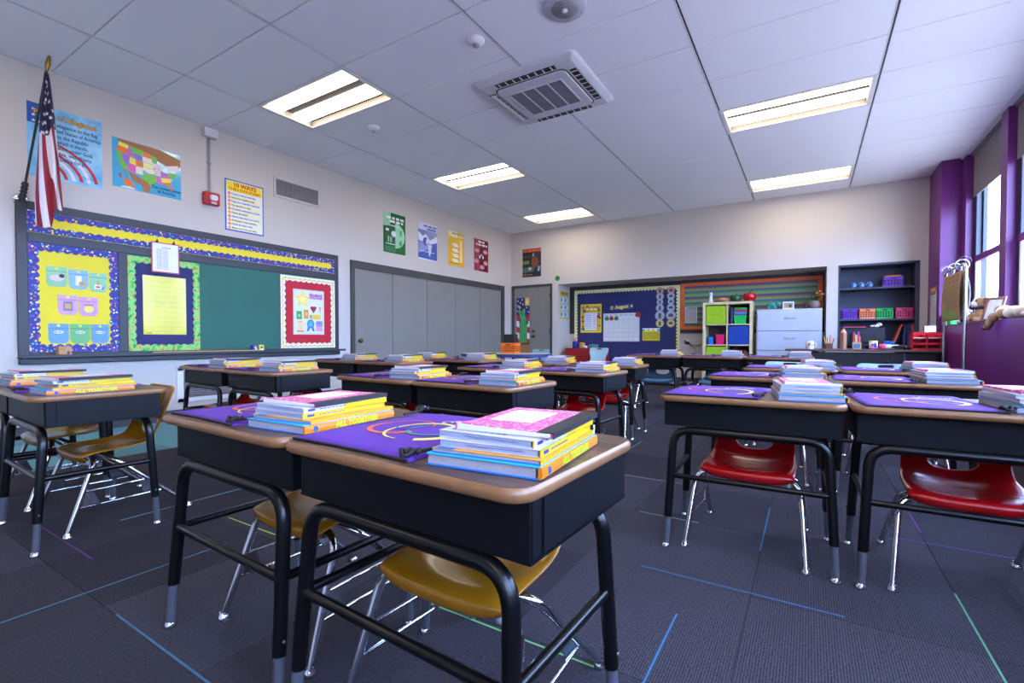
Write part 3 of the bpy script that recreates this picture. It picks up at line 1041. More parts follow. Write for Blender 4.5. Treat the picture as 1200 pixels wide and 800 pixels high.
def make_book(kind):
    if kind == 'textbook':
        w, d, t = 0.205, 0.272, 0.0205
        o = book_mesh(w, d, t, None, True).obj('textbook', [M_cyan, M_covblue, M_spine_o])
        MB().box((-0.004, 0, t/2), (w - 0.010, d - 0.008, t - 0.005)).obj('page_block', M_pages, o)
        text(o, 'ALL TOGETHER', 0.0185, (w/2 + 0.0043, 0.012, t/2), M_lime, rot=(R(90), 0, R(90)), bold=0.0006, name='spine_lettering')
        e = MB()
        e.lathe([(0.0062, 0), (0.0062, 0.0006)], 14, M=Matrix.Translation((w/2 + 0.0036, -d/2 + 0.028, t/2)) @ Matrix.Rotation(R(90), 4, 'Y'))
        e.obj('spine_emblem', ink((36, 72, 160)), o)
        e = MB()
        e.box((w/2 - 0.02, 0.05, t + 0.0002), (0.035, 0.13, 0.0006), 0)
        e.box((w/2 - 0.03, -0.075, t + 0.0002), (0.05, 0.08, 0.0006), 1)
        e.obj('cover_print', [M_teal, M_spw], o)
        return o, t
    if kind == 'orange_workbook':
        w, d, t = 0.196, 0.265, 0.0072
        o = book_mesh(w, d, t, None, False).obj('orange_workbook', [M_oran, M_covblue, M_oran])
        MB().box((-0.0025, 0, t/2), (w - 0.004, d - 0.004, t - 0.002)).obj('page_block', M_pages, o)
        MB().box((-0.075, 0, t + 0.0002), (0.036, d, 0.0006)).obj('cover_strip', M_covblue, o)
        return o, t
    if kind in ('yellow_workbook', 'white_workbook'):
        w, d, t = 0.182, 0.245, 0.0122
        o = book_mesh(w, d, t, None, False).obj(kind, [M_spw, M_spw, M_yel])
        MB().box((-0.003, 0, t/2), (w - 0.005, d - 0.004, t - 0.003)).obj('page_block', M_pages2, o)
        e = MB()
        if kind[0] == 'w':
            e.box((w/2 + 0.0004, -d/2 + 0.055, t/2), (0.0008, 0.105, t*0.92), 0)
        e.box((w/2 + 0.0009, -d/2 + 0.02, t/2), (0.0008, 0.018, t*0.42), 1)
        for i in range(7):
            e.box((w/2 + 0.0009, -d/2 + 0.045 + 0.011*i, t*0.5), (0.0008, 0.0075, t*0.14), 1)
        e.obj('spine_print', [M_spw, M_navy2], o)
        e = MB()
        e.box((0.01, -d/2 + 0.004, t*0.5), (0.10, 0.0072, 0.0004), 0)
        for i in range(10):
            e.box((-0.07 + 0.011*i, -d/2 + 0.018, t + 0.0003), (0.008, 0.006, 0.0006), 0)
        e.obj('cover_lettering', M_navy2, o)
        return o, t
    w, d, t = 0.176, 0.235, 0.0078
    b = MB()                                            # limp composition book, cover lifted a little at the near edge
    n = 10
    V0, V1 = [], []
    for j in range(n + 1):
        y = -d/2 + d*j/n
        lift = 0.006*max(0, 1 - j/3.0)**2
        V0.append((y, lift))
    rings = []
    for (y, l) in V0:
        rings.append([(-w/2, y, 0.0012 + l*0.3), (w/2, y, 0.0012), (w/2, y, t), (0, y, t + l*0.5), (-w/2, y, t + l)])
    b.loft(rings[::-1], 0)
    o = b.obj('composition_notebook', [M_marble])
    e = MB()
    e.box((w/2 - 0.013, 0, t + 0.0006), (0.030, d, 0.0012), 0)
    e.box((w/2 + 0.0004, 0, t/2), (0.0014, d, t + 0.001), 0)
    e.obj('spine_tape', M_blk, o)
    e = MB()
    e.box((-0.02, 0.015, t + 0.0010), (0.085, 0.125, 0.0006), 0)
    e.obj('name_label', M_paper, o)
    e = MB()
    e.box((0, 0, 0.0006), (w*0.99, d*0.99, 0.0012))
    e.loft([[(-w/2 + 0.004, -d/2 - 0.001, 0.002), (w/2 - 0.004, -d/2 - 0.001, 0.002), (w/2 - 0.004, -d/2 - 0.001, 0.0075), (-w/2 + 0.004, -d/2 - 0.001, 0.012)],
            [(-w/2 + 0.004, -d/2 + 0.02, 0.002), (w/2 - 0.004, -d/2 + 0.02, 0.002), (w/2 - 0.004, -d/2 + 0.02, 0.0075), (-w/2 + 0.004, -d/2 + 0.02, 0.010)]])
    e.obj('leaves', M_paper, o)
    return o, t

# ------------------------------------------------------------------ setting out desks, chairs, bags and books
# name: x and y of the front left top corner, turn, top height, width factor, phrase, chair colour, chair dx/dy from the desk centre
def row(x, y, rot, z, ws, phrase, chair, cdx=0.0, cdy=0.20):
    return dict(x=x, y=y, rot=R(rot), z=z, ws=ws, p=phrase, chair=chair, cdx=cdx, cdy=cdy)
def pair(x, y, rot, z, ws, gap, p1, p2, chair, c1=(0, .2), c2=(0, .2)):
    dx = DW*ws + gap
    r = R(rot)
    return [row(x, y, rot, z, ws, p1, chair, *c1), row(x + dx*math.cos(r), y + dx*math.sin(r), rot, z, ws, p2, chair, *c2)]

DESKS = []
DESKS += pair(-1.531, .599, -2.4, .592, 1.0, 0.0, 'the desk left of the nearest desk', 'the nearest desk of all', 'gold', (0.015, .30), (-0.01, .275))
DESKS += pair(-3.585, .585, -2.4, .588, 1.0, 0.0, 'the desk cut by the left picture edge', 'the chalkboard-side desk level with the nearest desk', 'gold', (0, .29), (-.05, .305))
DESKS += pair(-3.98, 1.69, -3.2, .600, 1.04, 0.05, 'left desk of the pair before the wall grille', 'right desk of the pair before the wall grille', 'red', (0, .235), (0, .235))
DESKS += pair(-2.31, 1.774, -3.0, .590, 1.02, 0.0, 'left desk of the pair behind the nearest', 'right desk of the pair behind the nearest', 'red', (0, .235), (0, .235))
DESKS += pair(-.491, 1.85, 1.5, .585, 1.0, 0.006, 'the big window-side desk with its whole front showing', 'the big desk cut by the right picture edge', 'red', (0.0, .222), (0.02, .218))
DESKS += pair(-4.082, 2.898, -3.0, .600, 1.0, 0.0, 'left desk of the pair by the closet knob', 'right desk of the pair by the closet knob', 'red', (0, .235), (0, .235))
DESKS += pair(-2.27, 2.83, -4.0, .587, 1.0, 0.0, 'left desk of the third middle pair', 'right desk of the third middle pair', 'red', (0, .235), (0, .235))
DESKS += pair(-.503, 2.96, 0.5, .584, .985, 0.004, 'left desk of the second window-side pair', 'right desk of the second window-side pair', 'red', (0, .235), (0, .235))
DESKS += pair(-3.77, 3.50, 1.5, .600, 1.02, 0.0, 'left desk of the pair nearest the orange crate', 'right desk of the pair nearest the orange crate', 'red', (0, .235), (0, .235))
DESKS += pair(-2.36, 3.66, 1.0, .585, 1.0, 0.0, 'left desk of the fourth middle pair', 'right desk of the fourth middle pair', 'red', (0, .235), (0, .235))
DESKS += pair(-.42, 3.92, 0.5, .585, .985, 0.006, 'left desk of the third window-side pair', 'right desk of the third window-side pair', 'pale', (0, .26), (0, .26))
DESKS += [row(-1.815, 5.42, -1, .612, 1.0, 'the back row desk under the navy board', 'blue', .02, .23), row(-1.20, 5.43, -1, .612, 1.02, 'the back row desk before the cubby shelf', 'blue', .04, .23),
          row(-.575, 5.45, -1, .612, 1.03, 'the back row desk before the filing cabinet', 'blue', .04, .23)]

protos = {'desk': make_desk(), 'gold': make_chair(M_gold), 'red': make_chair(M_red), 'blue': make_chair(M_blue, False), 'pale': make_chair(M_pale, True)}
bags = [make_bag(3), make_bag(8), make_bag(14)]
KINDS = ['textbook', 'orange_workbook', 'yellow_workbook', 'white_workbook', 'composition_notebook']
books = {k: make_book(k) for k in KINDS}
BOOKLAB = {'textbook': 'orange-spined textbook, bottom of stack on ',
           'orange_workbook': 'thin orange workbook, second in stack on ',
           'yellow_workbook': 'yellow workbook, mid stack on ',
           'white_workbook': 'white-covered workbook under notebook on ',
           'composition_notebook': 'pink marbled notebook topping stack on '}
CW = {'gold': 'mustard gold', 'red': 'red', 'blue': 'slate blue', 'pale': 'pale blue'}
used = set()
def take(key, o):
    """the first time the prototype itself, afterwards copies of it"""
    if key in used:
        return clone(o)
    used.add(key)
    return o
rnd = random.Random(5)
for n, d in enumerate(DESKS):
    c, s = math.cos(d['rot']), math.sin(d['rot'])
    def W_(lx, ly):
        """local point measured from the front left corner of the top"""
        return (d['x'] + lx*c - ly*s, d['y'] + lx*s + ly*c)
    w = DW * d['ws']
    k = d['z'] / DZ
    o = take('desk', protos['desk'])
    p = W_(w/2, DD/2)
    o.location = (p[0], p[1], 0); o.rotation_euler = (0, 0, d['rot']); o.scale = (d['ws'], 1, k)
    tag(o, 'brown topped black desk, ' + d['p'], 'desk', 'pupils desks set in pairs')
    ch = take(d['chair'], protos[d['chair']])
    p = W_(w/2 + d['cdx'], d['cdy'])
    ch.location = (p[0], p[1], 0); ch.rotation_euler = (0, 0, d['rot'] + R(rnd.uniform(-3, 3)))
    sc = {'gold': 1.03, 'red': 1.0, 'blue': 1.12, 'pale': 1.10}[d['chair']]
    ch.scale = (sc, sc, sc)
    tag(ch, CW[d['chair']] + ' plastic chair tucked under ' + d['p'], 'chair', CW[d['chair']] + ' school chairs')
    bi = n % 3 if n > 1 else n
    bg_ = take('bag%d' % bi, bags[bi])
    p = W_(w*0.312 + rnd.uniform(-.006, .006), DD*0.5)
    bg_.location = (p[0], p[1], d['z'] + 0.0008); bg_.rotation_euler = (0, 0, d['rot'] + R(rnd.uniform(-4, 3)))
    tag(bg_, 'purple drawstring bag lying on ' + d['p'], 'bag', 'purple drawstring bags')
    z = d['z'] + 0.0006
    right = n in (8, 9, 14, 15, 20, 21, 22, 23, 24)
    bx0 = w*0.80 + rnd.uniform(-.006, .006)
    by0 = 0.185 + rnd.uniform(-.008, .012)
    for kk in KINDS:
        src, t = books[kk]
        bo = take(kk, src)
        jx, jy = rnd.uniform(-.006, .006), rnd.uniform(-.008, .008)
        if kk in ('yellow_workbook', 'white_workbook'):
            jx -= .006
        if kk == 'composition_notebook':
            jx += .004; jy += .012
        p = W_(bx0 + jx, by0 + jy)
        bo.location = (p[0], p[1], z)
        bo.rotation_euler = (0, 0, d['rot'] + R(5 + rnd.uniform(-2.5, 3)))
        z += t + 0.0005
        tag(bo, BOOKLAB[kk] + d['p'], 'book', 'workbooks stacked on the desks')

# ------------------------------------------------------------------ left wall: chalkboard with its bulletin displays
RZL = R(90)                                   # a thing on the left wall: local x runs along +y, its face towards +x
def LW(y, z, off=0.0):
    return (XL + off, y, z)
M_green = mat('chalkboard_green', (34, 98, 82), 0.6, var=0.06, scale=3)
M_yellowp = mat('yellow_backing_paper', (236, 214, 46), 0.7, var=0.03, scale=6)
M_navyp = mat('navy_backing_paper', (44, 46, 98), 0.75, var=0.08, scale=5, bump=0.2, bscale=9)
M_redp = mat('red_backing_paper', (196, 26, 48), 0.7, var=0.06, scale=4)
M_dotb = dots('blue_confetti', (44, 50, 140), [(220, 70, 70), (240, 214, 90), (90, 190, 190), (150, 90, 190), (230, 230, 235), (60, 80, 170)], 46, 0.36)
M_tie = blotch('green_tie_dye', [(40, 140, 60), (110, 200, 80), (130, 214, 130), (214, 170, 70), (60, 168, 80)], 22, 0.6)
M_wood = blotch('pale_wood', [(176, 124, 74), (206, 156, 100), (190, 138, 84)], 14, 0.5, (1, 1, 6))

cb = empty('chalkboard', LW(2.643, 0.66), RZL, 'long dark framed green chalkboard with a chalk tray', 'chalkboard')
X0, X1 = 1.134 - 2.643, 4.152 - 2.643
def zz(z):
    return z - 0.66
MB().box(((X0+X1)/2, -0.008, zz(1.28)), (X1-X0-0.04, 0.016, 1.18)).obj('writing_panel', M_green, cb)
for nm, x0, x1, z0, z1 in (('frame_rail', X0+.064, X1-.054, 1.832, 1.898), ('frame_rail', X0+.064, X1-.054, 1.578, 1.652), ('frame_rail', X0+.064, X1-.054, 0.648, 0.688),
                           ('frame_stile', X0, X0+0.064, 0.66, 1.898), ('frame_stile', X1-0.054, X1, 0.66, 1.898), ('frame_stile', 1.784-2.643, 1.850-2.643, 0.688, 1.578)):
    MB().box(((x0+x1)/2, -0.014, zz((z0+z1)/2)), (x1-x0, 0.028, z1-z0), bev=0.003).obj(nm, M_frame, cb)
b = MB()
b.box(((X0+X1)/2 + 0.02, -0.055, zz(0.652)), (X1-X0+0.05, 0.11, 0.012), bev=0.003)
b.box(((X0+X1)/2, -0.03, zz(0.622)), (X1-X0, 0.05, 0.05), bev=0.006)
b.box(((X0+X1)/2 + 0.02, -0.106, zz(0.662)), (X1-X0+0.05, 0.008, 0.018), bev=0.002)
b.obj('chalk_tray', M_frame, cb)

def display(y0, y1, z0, z1, m, label, off=0.017):
    return sheet('bulletin_paper', y1-y0, z1-z0, m, LW((y0+y1)/2, (z0+z1)/2, off), RZL, label, 'bulletin display')
o = display(1.198, 4.098, 1.655, 1.832, M_yellowp, 'long yellow header strip with blue confetti border along chalkboard top')
scallop(2.90, 0.172, 0.058, 44, 2, 0.016, M_dotb, o)
o = display(1.199, 1.783, 0.691, 1.577, M_yellowp, 'yellow bulletin display with blue confetti border and paper pockets')
scallop(0.584, 0.886, 0.068, 9, 13, 0.018, M_dotb, o)
POCK = [(1.300, 1.44, 1.315, (148, 196, 150), 'top row, first, green with a bird picture'), (1.440, 1.577, 1.305, (140, 182, 218), 'top row, middle, blue with a clock picture'),
        (1.577, 1.705, 1.292, (146, 198, 156), 'top row, last, green with a boat picture'), (1.368, 1.505, 1.085, (214, 160, 196), 'middle row, pink with an orange card'),
        (1.505, 1.640, 1.078, (214, 156, 194), 'middle row, pink with a yellow mug card'), (1.306, 1.444, 0.845, (108, 158, 210), 'bottom row, first, blue with a white word'),
        (1.444, 1.582, 0.845, (110, 184, 116), 'bottom row, middle, green with a white word'), (1.582, 1.714, 0.845, (104, 156, 212), 'bottom row, last, blue with a white word')]
for k, (y0, y1, zc, c, lab) in enumerate(POCK):
    w, h = (y1-y0)*0.93, 0.165
    pts = [(-w/2, h/2), (-w/2, -h*0.32), (-w*0.36, -h/2), (w*0.36, -h/2), (w/2, -h*0.32), (w/2, h/2)]
    b = MB()
    b.loft([[(x, -0.004, z) for x, z in pts], [(x, 0.0, z) for x, z in pts]][::-1])
    o = b.obj('card_pocket', ink(c), None, LW((y0+y1)/2, zc, 0.0205), RZL)
    tag(o, 'paper pocket on the yellow display, ' + lab, 'pocket', 'paper pockets on the yellow display')
    p = Print(-0.0046)
    p.rect(-w/2, h*0.24, w/2, h*0.28, tuple(int(v*0.8) for v in c))
    p.ell(0, h*0.40, 0.011, 0.011, (238, 220, 70))
    if k == 0:
        p.ell(0.0, -0.01, 0.045, 0.026, (226, 196, 190)); p.ell(0.03, 0.008, 0.018, 0.016, (60, 44, 40), 1); p.poly([(0.045, 0.0), (0.06, 0.004), (0.045, 0.01)], (230, 120, 60), 1)
    elif k == 1:
        p.rect(-0.02, -0.05, 0.02, 0.03, (238, 228, 180)); p.ell(0.022, -0.034, 0.022, 0.02, (196, 160, 90), 1)
    elif k == 2:
        p.rect(-0.028, -0.055, 0.02, -0.02, (238, 232, 228)); p.poly([(-0.012, -0.02), (0.008, -0.02), (-0.002, 0.03)], (214, 150, 60), 1); p.rect(-0.018, -0.045, 0.012, -0.032, (200, 60, 50), 1); p.poly([(0.02, -0.055), (0.05, -0.02), (0.03, -0.06)], (120, 70, 170), 1)
    elif k == 3:
        p.rect(-0.03, -0.05, 0.03, 0.03, (110, 130, 160)); p.rect(-0.02, -0.03, 0.02, 0.012, (232, 160, 80), 1)
    elif k == 4:
        p.ell(0, -0.018, 0.032, 0.034, (238, 222, 96)); p.rect(-0.03, 0.008, 0.03, 0.018, (170, 90, 160), 1)
    else:
        p.ell(0, 0.012, 0.032, 0.012, (236, 236, 240)); p.scribble(-0.024, 0.008, 0.024, 0.008, (70, 80, 110), 1)
    p.obj(o)

o = display(1.853, 2.458, 0.687, 1.567, M_navyp, 'navy bulletin display with green tie-dye border holding a yellow chart')
scallop(0.605, 0.88, 0.064, 8, 12, 0.014, M_tie, o)
o = sheet('pocket_chart', 0.362, 0.556, mat('yellow_laminate', (228, 214, 50), 0.3, var=0.10, scale=5, coat=0.15), LW(2.15, 1.121, 0.022), RZL, 'glossy yellow ruled chart pinned on the navy display', 'chart')
p = Print()
for i in range(11):
    p.rect(-0.175, -0.255 + 0.048*i, 0.175, -0.253 + 0.048*i, (186, 176, 60))
for i in range(7):
    p.rect(-0.16 + 0.05*i, -0.26, -0.1585 + 0.05*i, 0.26, (214, 204, 66))
p.scribble(-0.165, -0.268, -0.11, 0.006, (90, 86, 40))
p.obj(o)
o = sheet('class_list', 0.236, 0.288, ink((206, 70, 92)), LW(2.153, 1.578, 0.036), RZL, 'white typed list on a pink folder clipped over the chalkboard frame', 'list')
p = Print()
p.rect(-0.108, -0.134, 0.108, 0.134, (236, 232, 238))
for i in range(17):
    p.scribble(-0.075, 0.075 - 0.0115*i, -0.03, 0.005, (150, 150, 164), 1)
    p.scribble(-0.022, 0.075 - 0.0115*i, 0.02, 0.005, (160, 160, 172), 1)
p.scribble(-0.03, 0.092, 0.045, 0.007, (90, 90, 100), 1)
p.obj(o)
b = MB()
for x in (-0.07, 0.07):
    b2 = MB().box((x, -0.006, 0.148), (0.022, 0.014, 0.020), bev=0.003)
    b2.tube([(x, -0.008, 0.158), (x, -0.010, 0.172)], 0.004, 6)
    b2.obj('binder_clip', M_black, o)

o = display(3.337, 4.095, 0.689, 1.560, M_redp, 'red bulletin display with white and yellow zigzag border')
scallop(0.758, 0.871, 0.066, 9, 11, 0.018, mat('white_border_card', (238, 236, 230), 0.6), o)
dz = MB()
def diamonds(horiz, fixed, a, c, n):
    for i in range(n):
        t = a + (c-a)*(i+0.5)/n
        L, h = abs(c-a)/n*0.48, 0.0135
        q = [(-L, -h*0.5), (-L*0.2, -h), (L, h*0.5), (L*0.2, h)]
        for pts in ([(t+u, fixed+v) if horiz else (fixed+v, t+u) for u, v in q],):
            dz.poly([(x, -0.0082, z) for x, z in pts], 0)
        q = [(-L, -h*0.9), (L, h*0.1), (L, h*0.1-0.005), (-L, -h*0.9-0.005)]
        pts = [(t+u, fixed+v) if horiz else (fixed+v, t+u) for u, v in q]
        dz.poly([(x, -0.0078, z) for x, z in pts], 1)
for f in (-0.408, 0.408):
    diamonds(True, f, -0.36, 0.36, 11)
for f in (-0.350, 0.350):
    diamonds(False, f, -0.40, 0.40, 13)
dz.obj('border_print', [ink((240, 220, 40)), ink((110, 116, 122))], o)
o = sheet('award_poster', 0.430, 0.553, M_paper, LW(3.713, 1.131, 0.022), RZL, 'Student of the Week poster with star, heart and blue ribbon', 'poster')
p = Print()
p.rect(-0.196, -0.256, 0.196, 0.256, (222, 226, 232))
p.rect(0.0, 0.17, 0.19, 0.235, (176, 200, 236), 1)
p.star(-0.09, 0.155, 0.115, (246, 214, 84), 2, 0.45)
p.star(-0.09, 0.155, 0.07, (250, 232, 140), 3, 0.45)
p.ell(0.04, 0.055, 0.025, 0.022, (204, 50, 80), 1); p.ell(0.08, 0.055, 0.025, 0.022, (204, 50, 80), 1); p.poly([(0.016, 0.05), (0.06, -0.012), (0.104, 0.05)], (204, 50, 80), 1)
p.poly([(0.13, 0.075), (0.18, 0.075), (0.165, 0.03), (0.16, -0.01), (0.15, -0.01), (0.145, 0.03)], (226, 180, 100), 1)
p.rect(-0.175, -0.09, -0.10, 0.01, (70, 166, 80), 1); p.rect(-0.155, -0.06, -0.12, -0.03, (150, 214, 150), 2)
p.rect(-0.075, -0.08, -0.01, 0.03, (222, 150, 70), 1); p.ell(-0.042, -0.02, 0.02, 0.024, (240, 190, 110), 2)
p.poly([(0.01, -0.075), (0.04, -0.09), (0.16, -0.085), (0.16, -0.025), (0.04, -0.03), (0.01, -0.045)], (240, 196, 66), 1)
p.rect(0.01, -0.075, 0.032, -0.03, (70, 160, 150), 2)
p.rect(-0.165, -0.235, -0.085, -0.10, (240, 208, 160), 1); p.scribble(-0.15, -0.125, -0.10, 0.008, (204, 120, 50), 2)
p.rect(-0.17, -0.245, -0.08, -0.228, (226, 130, 60), 2)
p.poly([(-0.02, -0.17), (-0.035, -0.245), (0.0, -0.225), (0.01, -0.17)], (36, 110, 196), 1); p.poly([(0.06, -0.17), (0.075, -0.245), (0.04, -0.225), (0.03, -0.17)], (36, 110, 196), 1)
p.ell(0.02, -0.145, 0.052, 0.056, (46, 132, 214), 2); p.ell(0.02, -0.145, 0.034, 0.036, (96, 170, 232), 3)
p.rect(0.095, -0.235, 0.19, -0.105, (150, 150, 214), 1); p.rect(0.095, -0.235, 0.19, -0.175, (224, 156, 204), 2); p.scribble(0.11, -0.135, 0.175, 0.01, (70, 80, 170), 2)
p.obj(o)
M_mag = ink((196, 26, 128))
text(o, 'Student', 0.058, (0.095, -0.0058, 0.214), M_mag, bold=0.0016)
text(o, 'of the Week', 0.040, (0.095, -0.0058, 0.178), M_mag, bold=0.0012, sx=0.88)

# things lying on the chalk tray
t = tag(MB().box((0, 0, 0.036), (0.085, 0.075, 0.072), bev=0.004).obj('wooden_box', M_wood, None, LW(1.395, 0.664, 0.062), RZL), 'small wooden block box standing on the chalk tray', 'box')
b = MB()
b.box((0.018, -0.038, 0.022), (0.012, 0.002, 0.026), 0); b.box((0.034, -0.038, 0.026), (0.010, 0.002, 0.010), 1); b.box((-0.02, -0.038, 0.05), (0.03, 0.002, 0.003), 0)
b.obj('box_print', [M_blk, ink((200, 50, 50))], t)
o = tag(MB().tube([LW(2.02, 0.672, 0.075), LW(3.02, 0.672, 0.075)], 0.0085, 8).obj('wooden_pointer', M_wood), 'long thin wooden pointer lying along the chalk tray', 'pointer')
for yy, c, c2, lab in ((3.005, (40, 60, 160), (230, 220, 90), 'blue chalk box with yellow print on the tray'), (3.075, (238, 214, 50), (40, 60, 150), 'yellow chalk box with blue print on the tray')):
    t = tag(MB().box((0, 0, 0.038), (0.062, 0.045, 0.07), bev=0.002).obj('chalk_box', ink(c), None, LW(yy, 0.660, 0.045), RZL + 0.1), lab, 'box', 'chalk boxes on the tray')
    p = Print(-0.0235)
    p.star(0.0, 0.045, 0.022, c2, 0, 0.5, 6); p.ell(0.008, 0.022, 0.014, 0.011, (236, 236, 236), 1); p.rect(-0.028, 0.008, 0.028, 0.014, c2, 0)
    p.obj(t)

# ------------------------------------------------------------------ left wall posters and fittings
def LP(name, y0, y1, z0, z1, m, label, cat='poster', group=None):
    return sheet(name, y1-y0, z1-z0, m, LW((y0+y1)/2, (z0+z1)/2), RZL, label, cat, group)
o = LP('pledge_poster', 1.215, 1.690, 2.115, 2.700, blotch('sky_print', [(110, 182, 226), (146, 206, 236), (186, 224, 240)], 6, 0.25), 'sky blue Pledge of Allegiance poster partly behind the flag')
p = Print()
p.rect(-0.2375, 0.13, -0.16, 0.2925, (40, 84, 170))
for i in range(6):
    p.star(-0.2 + 0.03*(i % 2), 0.15 + 0.045*(i // 2), 0.014, (240, 240, 245), 1)
for i in range(5):
    r0, r1 = 0.46 - 0.05*i, 0.435 - 0.05*i
    q = [R(6 + 62*k/8) for k in range(9)]
    pts = [(-0.25 + r0*math.cos(a), -0.2925 + r0*0.72*math.sin(a)) for a in q] + [(-0.25 + r1*math.cos(a), -0.2925 + r1*0.72*math.sin(a)) for a in q[::-1]]
    p.poly([(max(-0.2375, x), z) for x, z in pts], (206, 36, 48) if i % 2 == 0 else (236, 232, 232))
p.scribble(0.08, -0.225, 0.20, 0.006, (90, 140, 180)); p.scribble(0.10, -0.238, 0.19, 0.006, (90, 140, 180))
p.obj(o)
text(o, 'Pledge of Allegiance', 0.062, (0.0, -0.0045, 0.222), ink((90, 60, 20)), bold=0.0028, sx=0.80, name='title_outline')
text(o, 'Pledge of Allegiance', 0.062, (0.0, -0.0052, 0.222), ink((246, 178, 24)), bold=0.0004, sx=0.80, name='title')
text(o, 'I pledge allegiance to the flag\nof the United States of America\nand to the Republic\nfor which it stands,\none Nation under God,\nindivisible, with liberty\nand justice for all.', 0.041, (0.015, -0.0045, 0.02), ink((24, 40, 90)), bold=0.0006, line=1.12, sx=0.80)

o = LP('map_poster', 1.762, 2.312, 2.175, 2.613, mat('map_sea', (74, 176, 212), 0.16, var=0.06, coat=0.5), 'coloured map of the United States poster with glare')
p = Print()
BR, OR, GR, YE, PK, PU, CRM = (168, 112, 66), (238, 118, 40), (120, 196, 70), (244, 226, 90), (230, 96, 170), (150, 110, 200), (238, 226, 196)
p.poly([(-0.235, 0.215), (0.10, 0.215), (0.27, 0.17), (0.27, 0.10), (0.20, 0.06), (0.0, 0.13), (-0.235, 0.19)], BR)
p.poly([(-0.225, 0.19), (-0.155, 0.178), (-0.155, 0.142), (-0.23, 0.155)], YE, 1)
p.poly([(-0.235, 0.155), (-0.165, 0.142), (-0.165, 0.085), (-0.245, 0.105)], OR, 1)
p.poly([(-0.245, 0.105), (-0.205, 0.092), (-0.20, 0.04), (-0.16, -0.02), (-0.165, -0.055), (-0.20, -0.045), (-0.235, 0.03)], GR, 1)
p.poly([(-0.205, 0.092), (-0.145, 0.08), (-0.155, 0.0), (-0.165, -0.01), (-0.20, 0.04)], PU, 1)
p.poly([(-0.155, 0.178), (-0.145, 0.178), (-0.13, 0.12), (-0.11, 0.105), (-0.11, 0.08), (-0.155, 0.085)], PK, 1)
p.poly([(-0.145, 0.178), (-0.04, 0.16), (-0.04, 0.11), (-0.12, 0.125)], GR, 1)
p.poly([(-0.11, 0.115), (-0.05, 0.108), (-0.05, 0.065), (-0.11, 0.072)], PU, 1)
p.poly([(-0.145, 0.075), (-0.10, 0.068), (-0.10, 0.01), (-0.15, 0.02)], YE, 1)
p.poly([(-0.155, 0.015), (-0.10, 0.005), (-0.10, -0.065), (-0.165, -0.045)], PK, 1)
p.poly([(-0.10, 0.062), (-0.04, 0.055), (-0.04, 0.01), (-0.10, 0.01)], OR, 1)
p.poly([(-0.10, 0.005), (-0.045, 0.002), (-0.045, -0.065), (-0.10, -0.06)], CRM, 1)
p.poly([(-0.04, 0.16), (0.02, 0.15), (0.02, 0.11), (-0.04, 0.112)], (236, 130, 70), 1)
p.poly([(-0.045, 0.11), (0.03, 0.105), (0.03, 0.06), (-0.045, 0.065)], CRM, 1)
p.poly([(-0.04, 0.06), (0.04, 0.055), (0.04, 0.015), (-0.04, 0.015)], (240, 236, 150), 1)
p.poly([(-0.045, 0.012), (0.05, 0.010), (0.05, -0.03), (0.0, -0.035), (-0.045, -0.01)], (246, 226, 190), 1)
p.poly([(-0.05, -0.05), (0.055, -0.035), (0.065, -0.10), (0.03, -0.12), (0.02, -0.16), (-0.01, -0.12), (-0.05, -0.10)], GR, 1)
p.poly([(0.02, 0.145), (0.07, 0.13), (0.07, 0.075), (0.03, 0.08)], GR, 1)
p.poly([(0.03, 0.075), (0.085, 0.07), (0.08, 0.03), (0.04, 0.03)], (244, 214, 214), 1)
p.poly([(0.05, 0.03), (0.10, 0.02), (0.10, -0.04), (0.055, -0.035)], (240, 196, 190), 1)
p.poly([(0.06, -0.05), (0.095, -0.055), (0.115, -0.11), (0.065, -0.10)], PK, 1)
p.poly([(0.085, 0.07), (0.125, 0.075), (0.12, 0.03), (0.095, 0.03)], (236, 230, 226), 1)
p.poly([(0.10, 0.02), (0.16, 0.0), (0.15, -0.02), (0.10, -0.02)], PU, 1)
p.poly([(0.095, -0.025), (0.19, -0.015), (0.18, -0.035), (0.10, -0.05)], PK, 1)
p.poly([(0.10, -0.05), (0.20, -0.03), (0.18, -0.075), (0.11, -0.09)], YE, 1)
p.poly([(0.16, 0.02), (0.235, 0.02), (0.215, -0.02), (0.16, -0.012)], GR, 1)
p.poly([(0.13, 0.07), (0.25, 0.11), (0.255, 0.06), (0.17, 0.03)], (240, 226, 220), 1)
p.poly([(0.11, -0.09), (0.18, -0.075), (0.205, -0.14), (0.19, -0.15), (0.165, -0.11), (0.115, -0.10)], OR, 1)
p.poly([(-0.165, -0.055), (-0.05, -0.10), (-0.01, -0.12), (0.02, -0.16), (0.0, -0.219), (-0.04, -0.215), (-0.06, -0.16), (-0.12, -0.14)], BR, 1)
p.poly([(-0.20, -0.045), (-0.185, -0.05), (-0.16, -0.12), (-0.17, -0.12)], BR, 1)
p.poly([(-0.20, -0.15), (-0.165, -0.12), (-0.13, -0.15), (-0.10, -0.205), (-0.18, -0.19)], (236, 116, 40), 1)
p.poly([(-0.235, -0.10), (-0.215, -0.09), (-0.205, -0.13), (-0.22, -0.135)], (180, 100, 60), 1)
p.poly([(-0.22, -0.216), (-0.10, -0.216), (-0.13, -0.195), (-0.20, -0.20)], (206, 232, 244), 1)
p.obj(o)
text(o, 'The United States\nof America', 0.040, (0.145, -0.0045, -0.165), ink((26, 40, 70)), bold=0.0009, line=0.9, sx=0.85)

